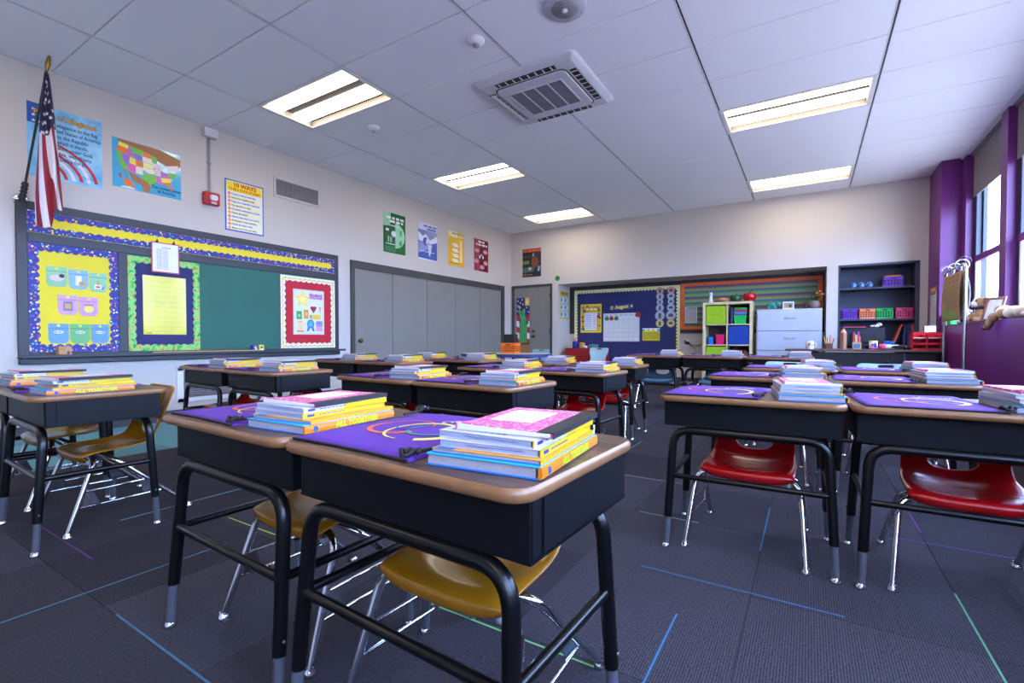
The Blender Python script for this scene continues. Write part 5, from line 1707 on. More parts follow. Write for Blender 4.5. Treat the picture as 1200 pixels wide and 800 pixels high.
# ------------------------------------------------------------------ crates with real openings
def crate(name, w, d, h, m, loc, rz, label, group=None, nx=6, nz=3, cat='crate', kids_=True):
    b = MB()
    tk = 0.006
    b.box((0, 0, tk/2), (w*0.92, d*0.92, tk))
    def face(L, off, axis):
        def bb(u0, u1, z0, z1):
            cu, su = (u0+u1)/2, u1-u0
            if axis == 'x':
                b.box((cu, off, (z0+z1)/2), (su, tk, z1-z0))
            else:
                b.box((off, cu, (z0+z1)/2), (tk, su, z1-z0))
        bb(-L/2, L/2, 0, h*0.16); bb(-L/2, L/2, h*0.70, h)
        n = nx if axis == 'x' else max(3, int(nx*d/w))
        bwid = L*0.38/n
        for i in range(n + 1):
            u = -L/2 + L*i/n
            bb(max(-L/2, u - bwid/2), min(L/2, u + bwid/2), h*0.16, h*0.70)
        for j in range(1, nz):
            z = h*(0.16 + 0.54*j/nz)
            bb(-L/2, L/2, z - h*0.035, z + h*0.035)
    face(w, -d/2, 'x'); face(w, d/2, 'x'); face(d, -w/2, 'y'); face(d, w/2, 'y')
    o = b.obj(name, m, None, loc, rz)
    tag(o, label, cat, group)
    rim = MB()
    for s in (-1, 1):
        rim.box((0, s*(d/2 + 0.001), h - 0.006), (w + 0.016, 0.014, 0.012), bev=0.003)
        rim.box((s*(w/2 + 0.001), 0, h - 0.006), (0.014, d, 0.012), bev=0.003)
    rim.obj('rim', m, o)
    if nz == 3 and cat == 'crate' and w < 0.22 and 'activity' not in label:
        MB().box((0, 0, h*0.45), (w*0.86, d*0.80, h*0.80), bev=0.004).obj('shadow_filler', mat('crate_shadow_filler', (34, 30, 40), 0.8), o)  # dark block added so the lattice openings look shadowed inside
    MB().box((0, -d/2 - 0.0045, h*0.84), (w*0.30, 0.003, h*0.11)).obj('handle_slot', M_blk, o)
    return o
def pl(n, c):
    return mat('plastic_' + n, c, 0.35, var=0.04)
P_or, P_pur, P_gr, P_pk, P_bl = pl('orange', (236, 116, 30)), pl('purple', (104, 44, 178)), pl('green', (26, 184, 84)), pl('pink', (224, 22, 110)), pl('blue', (26, 112, 200))

# ------------------------------------------------------------------ niche contents
for i, x in enumerate((0.545, 0.640, 0.735)):
    t = empty('glass_globe', (x, 8.60, 1.541), 0, 'blue and white globe ball on the top niche shelf, %s of three' % ('first', 'middle', 'last')[i], 'ball', 'three globe balls in the niche')
    MB().ball((0, 0, 0.044), 0.040, 16).obj('globe', blotch('globe_%d' % i, [(40, 70, 160), (70, 120, 200), (170, 200, 226), (50, 90, 180)], 22, 0.15), t)
    MB().lathe([(0.024, 0), (0.026, 0.004), (0.018, 0.010)], 12).obj('stand', mat('globe_stand', (70, 90, 150), 0.4), t)
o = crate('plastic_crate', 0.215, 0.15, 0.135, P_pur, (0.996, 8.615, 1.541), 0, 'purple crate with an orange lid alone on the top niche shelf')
b = MB()
b.slab(0.20, 0.14, 0.03, [(0.0, 0.137), (0.0, 0.147), (0.02, 0.157)])
tag(b.obj('lid', P_or, None, (0.996, 8.615, 1.5425), 0), 'orange lid lying on the purple crate', 'lid')
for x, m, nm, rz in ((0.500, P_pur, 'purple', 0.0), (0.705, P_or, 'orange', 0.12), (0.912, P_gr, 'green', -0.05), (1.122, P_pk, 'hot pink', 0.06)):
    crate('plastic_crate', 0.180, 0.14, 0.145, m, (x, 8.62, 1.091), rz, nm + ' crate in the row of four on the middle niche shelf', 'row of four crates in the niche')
bk = random.Random(9)
x = 1.00
for i, (c, lab, h, tilt) in enumerate((((206, 90, 60), 'leaning orange', 0.30, 0.32), ((40, 60, 120), 'navy', 0.27, 0.05), ((60, 40, 110), 'dark purple', 0.29, 0.0), ((150, 60, 110), 'plum', 0.28, 0.0), ((190, 120, 70), 'tan', 0.29, 0.0), ((60, 90, 60), 'dark green', 0.28, 0.0), ((190, 180, 120), 'straw yellow', 0.29, 0.0))):
    w = 0.022 + 0.006*(i % 3)
    o = tag(book_mesh(0.20, h, w, None, False).obj('upright_book', [ink(c), ink(c), ink(c)], None, (x + (h*math.sin(tilt)/2), 8.66, 0.721 + h/2*math.cos(tilt) + abs(math.sin(tilt))*w/2), 0), lab + ' book standing at the bottom of the niche', 'book', 'books standing in the niche')
    o.rotation_euler = Matrix.Rotation(tilt, 3, 'Y').to_4x4().to_3x3().__matmul__(Matrix(((0, 0, 1), (1, 0, 0), (0, 1, 0))).to_3x3().__matmul__(Matrix.Rotation(R(90), 3, 'Z').to_3x3()) if False else Matrix(((0, 0, 1), (-1, 0, 0), (0, -1, 0)))).to_euler()
    MB().box((-0.003, 0, w/2), (0.192, h - 0.006, w - 0.004)).obj('page_block', M_pages, o)
    x += w + 0.006 + h*math.sin(tilt)*0.9

# ------------------------------------------------------------------ cubby shelf
M_birch = blotch('birch_veneer', [(196, 178, 136), (212, 196, 156), (204, 186, 146)], 5, 0.5, (1, 1, 0.2))
CX0, CX1, CY, CD, CZ = -1.500, -0.762, 8.40, 0.34, 1.40
t = empty('cubby_shelf', ((CX0+CX1)/2, CY + CD/2, 0), 0, 'birch cubby shelf of two columns with bright bins', 'shelf')
W2, D2 = (CX1-CX0)/2, CD/2
for nm, c, d in (('side_panel', (-W2+0.02, 0, CZ/2), (0.04, CD, CZ)), ('side_panel', (W2-0.02, 0, CZ/2), (0.04, CD, CZ)), ('top_panel', (0, 0, CZ-0.02), (2*W2-0.08, CD, 0.04)), ('bottom_panel', (0, 0, 0.04), (2*W2-0.08, CD, 0.04)), ('divider', (0, 0, 0.71), (0.018, CD-0.004, 1.30))):
    MB().box(c, d, bev=0.002).obj(nm, M_birch, t)
MB().box((0, D2-0.004, 0.71), (2*W2-0.08, 0.006, 1.30)).obj('back_panel', mat('cubby_back', (70, 62, 60), 0.7), t)
PIT = 0.335
for k in range(3):
    for s in (-1, 1):
        MB().box((s*(W2-0.04)/2 + s*0.005, 0, 1.36 - PIT*(k+1) + 0.009), (W2-0.05, CD-0.004, 0.018), bev=0.001).obj('shelf_board', M_birch, t)
def cell(c_, k):
    return ((CX0+CX1)/2 + (-1 if c_ == 0 else 1)*(W2-0.04)/2 + (0.005 if c_ else -0.005), CY + 0.15, 1.36 - PIT*(k+1) + 0.0185 + (0.012 if k == 3 else 0))
M_lim, M_navb = mat('lime_fabric', (150, 186, 24), 0.85, var=0.05), mat('blue_fabric', (18, 62, 150), 0.85, var=0.06)
def bin_(c_, k, m, label):
    x, y, z = cell(c_, k)
    o = tag(MB().slab(0.305, 0.28, 0.012, [(0.004, 0), (0, 0.01), (0, 0.292), (0.004, 0.298)]).obj('storage_bin', m, None, (x, y, z), 0), label, 'bin', 'fabric bins in the cubby shelf')
    MB().tube(fillet([(-0.04, -0.1405, 0.175), (-0.035, -0.150, 0.165), (0.035, -0.150, 0.165), (0.04, -0.1405, 0.175)], 0.02, 4), 0.008, 6).obj('pull_loop', m, o)
bin_(0, 0, M_lim, 'lime fabric bin in the top of the cubby shelf')
bin_(1, 1, M_navb, 'blue fabric bin in the second cubby row')
bin_(0, 2, M_lim, 'lime fabric bin in the third cubby row')
def tub(x, y, z, w, d, h, m, label, group=None, rz=0):
    o = tag(MB().slab(w, d, 0.02, [(w*0.10, 0), (0.004, h*0.86), (0.0, h*0.87), (0.0, h), (0.006, h), (0.006 + w*0.08, 0.006)]).obj('plastic_tub', m, None, (x, y, z), rz), label, 'tub', group)
    MB().tube(fillet([(-w*0.42, -d/2 + 0.002, h*0.92), (0, -d/2 - 0.006, h*0.92), (w*0.42, -d/2 + 0.002, h*0.92)], 0.02, 3), 0.004, 6).obj('lip', m, o)
    return o
x, y, z = cell(1, 0)
tub(x + 0.02, y - 0.05, z, 0.20, 0.15, 0.135, P_gr, 'green tub at the bottom of the tub stack in the cubby', 'nested tubs in the cubby')
for i, (m, nm) in enumerate(((pl('violet', (110, 50, 150)), 'violet'), (pl('sky', (60, 150, 206)), 'sky blue'), (pl('rose', (206, 50, 80)), 'rose red'), (P_gr, 'green'))):
    tub(x + 0.02, y - 0.05, z + 0.105 + 0.034*i, 0.205, 0.155, 0.050, m, nm + (' tub topping the nested stack in the cubby' if i == 3 else ' tub nested in the cubby stack'), 'nested tubs in the cubby')
o = tag(book_mesh(0.2, 0.26, 0.03, None, False).obj('upright_book', [ink((40, 60, 110)), ink((40, 60, 110)), ink((40, 60, 110))], None, (x - 0.115, y - 0.02, z + 0.13), 0), 'dark blue binder beside the tub stack in the cubby', 'binder')
o.rotation_euler = Matrix(((0, 0, 1), (-1, 0, 0), (0, -1, 0))).to_euler()
x, y, z = cell(0, 1)
tub(x - 0.085, y - 0.05, z, 0.085, 0.15, 0.125, P_bl, 'blue tub next to the pink tub in the cubby')
tub(x + 0.062, y - 0.05, z, 0.145, 0.15, 0.165, P_pk, 'hot pink tub on the second cubby row')
x, y, z = cell(1, 2)
for i in range(9):
    c = [(190, 60, 60), (60, 50, 60), (180, 170, 160), (50, 70, 100), (90, 50, 50), (200, 190, 180), (60, 60, 70), (170, 60, 50), (80, 90, 110)][i]
    nm = ['red', 'charcoal', 'cream', 'steel blue', 'maroon', 'off-white', 'slate grey', 'brick red', 'blue grey'][i]
    h = 0.20 + 0.02*((i*5) % 3)
    o = tag(book_mesh(0.17, h, 0.024, None, False).obj('upright_book', [ink(c)]*3, None, (x - 0.14 + 0.031*i, y - 0.03, z + h/2), 0), nm + ' book in the lower cubby with the books', 'book', 'books in the lower cubby')
    o.rotation_euler = Matrix(((0, 0, 1), (-1, 0, 0), (0, -1, 0))).to_euler()
    MB().box((-0.003, 0, 0.012), (0.162, h - 0.006, 0.020)).obj('page_block', M_pages, o)
# ornaments on top of the cubby
zt = CZ + 0.0005
t = empty('figurine', (-1.392, 8.50, zt), 0, 'slim white cat figurine on the cubby shelf top', 'figurine')
MB().lathe([(0.03, 0), (0.034, 0.01), (0.022, 0.05), (0.026, 0.09), (0.016, 0.12)], 12).obj('body', M_white, t)
MB().ball((0, 0, 0.142), (0.026, 0.022, 0.024), 10).loft([[(-0.022, 0, 0.155), (-0.008, 0, 0.16), (-0.015, 0.004, 0.16)], [(-0.021, 0, 0.186), (-0.019, 0, 0.186), (-0.02, 0.001, 0.186)]]).loft([[(0.008, 0, 0.16), (0.022, 0, 0.155), (0.015, 0.004, 0.16)], [(0.019, 0, 0.186), (0.021, 0, 0.186), (0.02, 0.001, 0.186)]]).obj('head', M_white, t)
t = empty('basket', (-1.215, 8.50, zt), 0, 'low tan bread basket on the cubby shelf top', 'basket')
MB().lathe([(0.07, 0), (0.10, 0.02), (0.115, 0.045), (0.108, 0.045), (0.09, 0.02), (0.05, 0.012)], 18).obj('bowl', mat('wicker_tan', (164, 116, 64), 0.7, bump=0.5, bscale=120), t)
MB().ball((0.0, 0.0, 0.04), (0.08, 0.07, 0.035), 12).obj('loaf', mat('loaf_tan', (196, 150, 90), 0.7), t)
t = empty('apple_jar', (-1.015, 8.52, zt), 0, 'dark green apple jar on the cubby shelf top', 'jar')
MB().lathe([(0.05, 0), (0.085, 0.03), (0.092, 0.07), (0.075, 0.105), (0.03, 0.115), (0.0, 0.108)], 16).obj('jar', mat('glazed_green', (30, 74, 44), 0.2), t)
MB().tube([(0, 0, 0.108), (0.008, 0, 0.128), (0.02, 0, 0.14)], 0.007, 6).obj('stem', M_blk, t)
t = empty('apple_jar', (-0.815, 8.52, zt), 0, 'bright red apple jar at the end of the cubby shelf top', 'jar')
MB().lathe([(0.05, 0), (0.092, 0.035), (0.10, 0.085), (0.082, 0.125), (0.035, 0.14), (0.0, 0.128)], 18).obj('jar', mat('glazed_red', (176, 16, 24), 0.15), t)
MB().tube([(0, 0, 0.128), (0.01, 0, 0.155), (0.03, 0, 0.175)], 0.009, 6).obj('stem', M_blk, t)

# ------------------------------------------------------------------ filing cabinet
M_file = mat('file_grey', (176, 182, 198), 0.4, var=0.02)
t = empty('filing_cabinet', (-0.272, 8.645, 0), 0, 'wide pale grey lateral filing cabinet in the alcove', 'cabinet')
b = MB()
b.box((0, 0.012, 0.63), (0.872, 0.43, 1.255), bev=0.004)
b.obj('carcass', M_file, t)
for z0, z1 in ((0.925, 1.215), (0.622, 0.910), (0.32, 0.608), (0.03, 0.306)):
    d_ = MB().box((-0.005, -0.213, (z0+z1)/2), (0.835, 0.026, z1-z0), bev=0.005).obj('drawer', M_file, t)
    zc = z0 + (z1-z0)*0.66
    MB().box((0.02, -0.228, zc), (0.15, 0.006, 0.030), bev=0.002).box((0.02, -0.234, zc + 0.006), (0.14, 0.012, 0.012), bev=0.003).obj('handle', M_chrome, d_)
    MB().box((-0.02, -0.2275, zc), (0.05, 0.003, 0.018)).obj('label_slot', M_blk, d_)
zc_ = 1.2585

def blob(name, balls, m, parent=None, loc=None, rz=0.0, voxel=0.008, smooth=4):
    """one continuous soft body from overlapping ellipsoids"""
    b = MB()
    for c, r in balls:
        b.ball(c, r, 14)
    o = b.obj(name, m)
    bake(o, [('REMESH', {'mode': 'VOXEL', 'voxel_size': voxel, 'use_smooth_shade': True}), ('SMOOTH', {'factor': 0.5, 'iterations': smooth})])
    if parent:
        o.parent = parent
    if loc:
        o.location = loc
    o.rotation_euler = (0, 0, rz)
    for pg in o.data.polygons:
        pg.use_smooth = True
    return o
t = empty('elephant_figurine', (-0.50, 8.56, zc_), 0, 'teal elephant figurine on the filing cabinet', 'figurine')
blob('body', [((0.0, 0, 0.075), (0.075, 0.045, 0.052)), ((-0.045, -0.02, 0.03), (0.02, 0.02, 0.034)), ((-0.045, 0.022, 0.03), (0.02, 0.02, 0.034)), ((0.045, -0.02, 0.03), (0.02, 0.02, 0.034)), ((0.045, 0.022, 0.03), (0.02, 0.02, 0.034)),
              ((0.085, 0, 0.095), (0.04, 0.036, 0.04)), ((0.122, 0, 0.07), (0.016, 0.016, 0.035)), ((0.128, 0, 0.035), (0.012, 0.012, 0.03))], mat('glazed_teal', (40, 128, 122), 0.25), t)
for s in (-1, 1):
    MB().ball((0.072, s*0.040, 0.095), (0.028, 0.008, 0.035), 10).obj('ear', mat('glazed_teal', (40, 128, 122), 0.25), t)
t = empty('photo_frame', (-0.275, 8.52, zc_), 0, 'small standing framed photo on the filing cabinet', 'photo')
MB().box((0, 0, 0.058), (0.15, 0.012, 0.115), bev=0.002).obj('frame', M_white, t)
p = Print(-0.0065)
p.rect(-0.062, 0.015, 0.062, 0.10, (130, 150, 170)); p.ell(-0.025, 0.055, 0.02, 0.028, (190, 130, 100), 1); p.ell(0.025, 0.05, 0.02, 0.028, (90, 70, 60), 1); p.rect(-0.05, 0.015, 0.05, 0.035, (214, 170, 60), 1)
p.obj(t)
MB().box((0, 0.03, 0.045), (0.03, 0.05, 0.006), M=Matrix.Rotation(0, 4, 'X')).obj('strut', M_blk, t)
t = empty('toy_bear', (-0.055, 8.54, zc_), 0, 'little dark brown toy sitting on the filing cabinet by the plant', 'toy')
blob('body', [((0, 0, 0.03), (0.032, 0.028, 0.032)), ((0, -0.005, 0.075), (0.024, 0.022, 0.024)), ((-0.02, -0.03, 0.015), (0.014, 0.02, 0.014)), ((0.02, -0.03, 0.015), (0.014, 0.02, 0.014)), ((-0.018, 0, 0.097), 0.009), ((0.018, 0, 0.097), 0.009)], mat('toy_brown', (70, 42, 40), 0.9), t, voxel=0.005)
t = empty('potted_plant', (0.062, 8.55, zc_), 0, 'potted plant with orange flowers on the filing cabinet end', 'plant')
MB().lathe([(0.045, 0), (0.07, 0.03), (0.075, 0.07), (0.06, 0.105), (0.05, 0.115), (0.045, 0.11), (0.0, 0.10)], 16).obj('pot', mat('plant_pot', (120, 104, 100), 0.5, bump=0.4, bscale=60), t)
pr_ = random.Random(2)
leafd = MB().loft([[(-0.002, 0, 0), (0.002, 0, 0), (0, 0, 0.001)], [(-0.018, 0.03, 0.012), (0.018, 0.03, 0.012), (0, 0.03, 0.006)], [(-0.012, 0.06, 0.012), (0.012, 0.06, 0.012), (0, 0.06, 0.008)], [(-0.001, 0.085, 0.0), (0.001, 0.085, 0.0), (0, 0.085, 0.001)]], 0, True).data('leaf', mat('leaf_green', (50, 92, 48), 0.5))
for i in range(22):
    a = pr_.uniform(0, 6.28)
    place('leaf', leafd, t, (0.05*math.cos(a)*pr_.random() + 0.02, 0.03*math.sin(a), 0.11 + pr_.uniform(0, 0.09)), (pr_.uniform(-0.1, 0.9), pr_.uniform(-0.4, 0.4), a))
for i, (x, z) in enumerate(((0.03, 0.235), (0.105, 0.215), (-0.02, 0.19), (0.07, 0.26))):
    f_ = MB()
    f_.tube([(x*0.4, 0, 0.10), (x, -0.01, z)], 0.003, 5)
    st_ = f_.obj('stem', mat('leaf_green', (50, 92, 48), 0.5), t)
    MB().ball((x, -0.012, z), (0.018, 0.014, 0.016), 8).obj('flower', mat('flower_orange', (216, 136, 50), 0.7), st_)

# ------------------------------------------------------------------ teacher's desk and what stands on it
M_walnut = blotch('teacher_top', [(70, 54, 50), (92, 74, 68), (80, 62, 58)], 6, 0.4, (1, 8, 8))
t = empty('teacher_desk', (0.54, 7.74, 0), 0, 'dark teacher desk with a plain black back panel', 'desk')
MB().box((0, 0, 0.652), (1.63, 0.70, 0.026), bev=0.004).obj('desktop', M_walnut, t)
M_pan = mat('teacher_black', (20, 20, 28), 0.5)
MB().box((0, -0.30, 0.33), (1.50, 0.02, 0.60), bev=0.002).obj('back_panel', M_pan, t)
for s in (-1, 1):
    pd = MB().box((s*0.60, 0.03, 0.33), (0.34, 0.60, 0.60), bev=0.004).obj('pedestal', M_pan, t)
    for k in range(3):
        dr = MB().box((s*0.60, 0.336, 0.13 + 0.195*k), (0.32, 0.012, 0.18), bev=0.003).obj('drawer', M_pan, pd)
for x in (-0.45, 0.28):
    MB().lathe([(0.016, 0), (0.016, 0.006), (0.0, 0.008)], 10, M=Matrix.Translation((x, -0.31, 0.52)) @ Matrix.Rotation(R(90), 4, 'X')).obj('bolt', M_blk, t)
DT = 0.6655
def ond(name, x, y, label, cat, rz=0.0, group=None):
    return empty(name, (x, y, DT), rz, label, cat, group)
t = ond('mug', 0.010, 7.58, 'white mug with a small print on the teacher desk', 'mug', 0.3)
MB().lathe([(0.040, 0), (0.044, 0.006), (0.044, 0.105), (0.041, 0.108), (0.039, 0.104), (0.039, 0.012), (0, 0.010)], 20).obj('cup', M_white, t)
MB().tube(fillet([(0.042, 0, 0.085), (0.075, 0, 0.085), (0.075, 0, 0.03), (0.042, 0, 0.03)], 0.025, 5), 0.006, 6).obj('handle', M_white, t)
p = Print(-0.046)
p.ell(-0.022, 0.06, 0.012, 0.02, (150, 60, 60)); p.ell(-0.01, 0.075, 0.008, 0.01, (90, 60, 50)); p.scribble(0.0, 0.045, 0.03, 0.012, (110, 90, 90))
p.obj(t)
t = ond('pencil_cup', 0.225, 7.58, 'brown wooden pencil cup by the white mug', 'cup')
MB().slab(0.082, 0.07, 0.01, [(0, 0), (0, 0.075), (0.006, 0.075), (0.008, 0.01)]).obj('cup', mat('cup_wood', (98, 60, 44), 0.5), t)
for i, (x, a, c, h) in enumerate(((-.028, -.18, (226, 190, 40), .15), (-.012, -.05, (190, 30, 40), .14), (.004, .06, (206, 40, 30), .17), (.02, .14, (230, 190, 50), .14), (.026, .22, (50, 50, 60), .13), (-.02, -.3, (150, 120, 40), .12))):
    o = tag(MB().tube([(0, 0, 0), (a*h, 0.01, h)], 0.0055, 6).obj('pencil', ink(c), None, (0.225 + x, 7.58, DT + 0.012), 0), ('tall leaning yellow', 'dark red', 'taller bright red', 'upright yellow', 'black', 'ochre')[i] + ' pencil in the brown pencil cup', 'pencil', 'pencils in the brown cup')
o = ond('giant_pencil', 0.382, 7.58, 'big wooden pencil-shaped block standing on the teacher desk', 'ornament')
hexp = lambda r, z: [(r*math.cos(R(60*k+30)), r*math.sin(R(60*k+30)), z) for k in range(6)]
MB().loft([hexp(0.040, 0), hexp(0.040, 0.215)]).obj('shaft', blotch('pencil_wood', [(140, 92, 66), (168, 116, 86)], 10, 0.5, (1, 1, .2)), o)
MB().loft([hexp(0.040, 0.215), hexp(0.010, 0.265)]).obj('sharpened_tip', M_wood, o)
MB().loft([hexp(0.010, 0.265), hexp(0.001, 0.285)]).obj('lead', M_blk, o)
t = ond('crayon_box', 0.523, 7.57, 'wooden box of coloured pencils with a blue front', 'box')
MB().slab(0.092, 0.06, 0.004, [(0, 0), (0, 0.092), (0.007, 0.092), (0.007, 0.012)]).obj('box', M_wood, t)
MB().box((0, -0.031, 0.044), (0.07, 0.003, 0.055)).obj('front_label', ink((70, 110, 160)), t)
for i, c in enumerate(((210, 50, 60), (40, 60, 150), (236, 180, 40), (236, 190, 60), (60, 60, 150), (200, 40, 120), (230, 120, 40))):
    nm = ('red', 'navy', 'amber', 'yellow', 'indigo', 'magenta', 'orange')[i]
    h = (0.20, 0.215, 0.175, 0.165, 0.215, 0.205, 0.15)[i]
    o = tag(MB().tube([(0, 0, 0), (0, 0, h), (0, 0, h+0.012)], [0.0058, 0.0058, 0.001], 6).obj('coloured_pencil', ink(c), None, (0.523 - 0.033 + 0.011*i, 7.57, DT + 0.013), 0), nm + ' coloured pencil in the blue fronted wooden box', 'pencil', 'coloured pencils in the wooden box')
t = ond('paint_tub', 0.694, 7.57, 'white and purple printed tub with yellow lid', 'tub')
MB().lathe([(0.042, 0), (0.045, 0.008), (0.045, 0.095), (0.0, 0.095)], 18).obj('tub', mat('tub_white', (222, 216, 226), 0.4), t)
MB().lathe([(0.0475, 0.095), (0.0475, 0.110), (0, 0.112)], 18).obj('lid', ink((220, 196, 90)), t)
MB().lathe([(0.0456, 0.0), (0.0456, 0.018)], 18).obj('band', P_pk, t)
p = Print(-0.046)
p.ell(0.014, 0.055, 0.018, 0.03, (104, 60, 190)); p.ell(-0.015, 0.06, 0.012, 0.02, (80, 70, 170)); p.scribble(-0.03, 0.03, 0.03, 0.008, (60, 60, 110))
p.obj(t)
t = ond('monitor', 0.60, 7.80, 'black computer monitor seen from behind on the teacher desk', 'monitor')
MB().box((0, 0, 0.165), (0.47, 0.035, 0.235), bev=0.008).obj('casing', mat('monitor_black', (26, 27, 36), 0.45), t)
MB().box((0, -0.024, 0.15), (0.26, 0.02, 0.14), bev=0.01).obj('rear_hump', mat('monitor_black', (26, 27, 36), 0.45), t)
MB().box((0, 0.0, 0.035), (0.05, 0.03, 0.06)).obj('neck', M_black, t)
MB().slab(0.22, 0.16, 0.02, [(0, 0), (0.006, 0.012)]).obj('foot', M_black, t)
o = tag(MB().box((0, 0, 0.006), (0.24, 0.10, 0.012), bev=0.003).obj('red_folder', ink((206, 50, 90)), None, (0.51, 7.80, DT + 0.2835), 0.02), 'thin pink-red folder lying on top of the monitor', 'folder')
t = empty('plush_cow', (0.745, 7.80, DT + 0.2825), 0, 'small black and white plush animal perched on the monitor corner', 'plush')
blob('body', [((0, 0, 0.025), (0.035, 0.028, 0.024)), ((0.03, -0.01, 0.045), (0.022, 0.02, 0.02)), ((-0.045, 0, 0.02), (0.022, 0.016, 0.014)), ((0.05, -0.012, 0.035), (0.012, 0.012, 0.011))], mat('plush_white', (206, 204, 206), 0.95), t, voxel=0.005)
MB().ball((-0.01, -0.012, 0.042), (0.018, 0.018, 0.010), 8).ball((0.03, -0.024, 0.056), (0.008, 0.008, 0.007), 8).obj('patches', M_blk, t)
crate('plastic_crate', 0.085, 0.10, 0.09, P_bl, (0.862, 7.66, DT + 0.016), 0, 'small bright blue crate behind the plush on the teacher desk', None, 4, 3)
o = tag(MB().box((0, 0, 0.0075), (0.13, 0.14, 0.015), bev=0.001).obj('book', ink((60, 52, 60)), None, (0.862, 7.66, DT), 0), 'dark book under the small blue crate', 'book')
t = ond('plush_penguin', 0.865, 7.52, 'pink, white and black plush lying on the teacher desk', 'plush', 0.0)
blob('body', [((-0.02, 0, 0.035), (0.06, 0.04, 0.034)), ((0.05, 0, 0.032), (0.06, 0.04, 0.032)), ((0.12, 0.0, 0.026), (0.05, 0.03, 0.024))], mat('plush_grey', (196, 196, 206), 0.95), t)
blob('head', [((-0.085, -0.01, 0.036), (0.042, 0.038, 0.036)), ((-0.11, -0.012, 0.06), (0.014, 0.012, 0.014)), ((-0.065, -0.012, 0.068), (0.014, 0.012, 0.014))], mat('plush_pink', (206, 70, 110), 0.95), t)
blob('wing', [((0.06, -0.038, 0.034), (0.07, 0.014, 0.022)), ((0.15, -0.01, 0.02), (0.05, 0.024, 0.018)), ((0.10, -0.03, 0.045), (0.04, 0.02, 0.016))], mat('plush_black', (22, 22, 30), 0.9), t)
M_trd = pl('tray_red', (206, 18, 34))
for q, x in enumerate((1.127, 1.262)):
    t = ond('letter_tray', x, 7.56, ('red letter tray stack beside the plush on the teacher desk', 'red letter tray stack with a white sheet on top, by the pier')[q], 'tray', 0.0, 'red letter trays')
    for k in range(3):
        sh_ = MB()
        z = 0.004 + 0.068*k
        sh_.box((0, 0, z), (0.128, 0.24, 0.006))
        for s in (-1, 1):
            sh_.box((s*0.061, 0, z + 0.030), (0.006, 0.24, 0.060 if k < 2 else 0.07))
        sh_.box((0, -0.118, z + (0.058 if k == 2 else 0.008)), (0.128, 0.006, 0.036 if k == 2 else 0.018))
        sh_.box((0, 0.117, z + 0.03), (0.128, 0.006, 0.06))
        sh_.obj('tray', M_trd, t)
        pp_ = tag(MB().box((0, 0, 0.005), (0.112, 0.22, 0.010)).obj('paper_stack', M_paper, None, (x, 7.56, DT + z + 0.0035), 0), ('lowest', 'middle', 'upper')[k] + ' paper pile in the red trays ' + ('beside the plush', 'by the pier')[q], 'paper', 'papers in the red letter trays')
t = empty('desk_sign', (1.245, 7.57, DT + 0.206), 0, 'white card standing on the red letter trays', 'card')
MB().box((0, 0, 0.045), (0.105, 0.008, 0.085), M=Matrix.Rotation(R(-14), 4, 'X')).obj('card', M_paper, t)
MB().box((0, 0.008, 0.047), (0.125, 0.006, 0.095), M=Matrix.Rotation(R(-14), 4, 'X')).obj('backing', M_black, t)
MB().tube(fillet([(0.98, 7.38, 0.62), (0.985, 7.385, 0.50), (1.02, 7.385, 0.40), (1.03, 7.385, 0.20)], 0.06, 5), 0.006, 6).obj('desk_cable', ink((60, 80, 130)), None)
tag(bpy.data.objects['desk_cable'], 'blue grey cable hanging down the teacher desk back', 'cable')

# ------------------------------------------------------------------ red bookcase, kidney table, extra chairs
t = empty('red_bookcase', (-3.72, 8.80, 0), 0, 'low red shelf unit at the alcove end under the navy board', 'shelf')
M_rb = mat('red_lacquer', (142, 12, 20), 0.45, var=0.05)
MB().box((0, 0, 0.315), (0.78, 0.36, 0.61), bev=0.006).obj('carcass', M_rb, t)
for k in range(3):
    MB().box((-0.255 + 0.255*k, -0.184, 0.31), (0.245, 0.010, 0.55), bev=0.003).obj('door', mat('red_door', (160, 16, 22), 0.5, var=0.05), t)
for x, y, lab, cat, prof, m in ((-3.93, 8.70, 'dark blue cup holding a pink toy on the red shelf', 'cup', [(0.05, 0), (0.058, 0.005), (0.062, 0.13), (0.056, 0.13), (0.052, 0.01)], ink((28, 40, 130))),
                                (-3.79, 8.70, 'orange pot on the red shelf', 'pot', [(0.045, 0), (0.058, 0.02), (0.058, 0.09), (0.04, 0.11), (0, 0.112)], ink((206, 140, 50))),
                                (-3.71, 8.66, 'little white bowl on the red shelf', 'bowl', [(0.03, 0), (0.05, 0.03), (0.045, 0.045), (0.02, 0.02)], M_white),
                                (-3.56, 8.72, 'teal tin on the red shelf', 'tin', [(0.085, 0), (0.09, 0.01), (0.09, 0.075), (0.0, 0.08)], ink((60, 116, 116)))):
    tag(MB().lathe(prof, 16).obj(cat, m, None, (x, y, 0.6205), 0), lab, cat)
t = empty('pink_toy', (-3.93, 8.70, 0.6285), 0, 'pink toy head poking out of the dark blue cup', 'toy')
blob('head', [((0, 0, 0.15), (0.042, 0.04, 0.045)), ((0, 0, 0.07), (0.03, 0.03, 0.07)), ((-0.025, 0, 0.19), 0.014), ((0.025, 0, 0.19), 0.014)], mat('toy_pink', (216, 150, 160), 0.8), t)

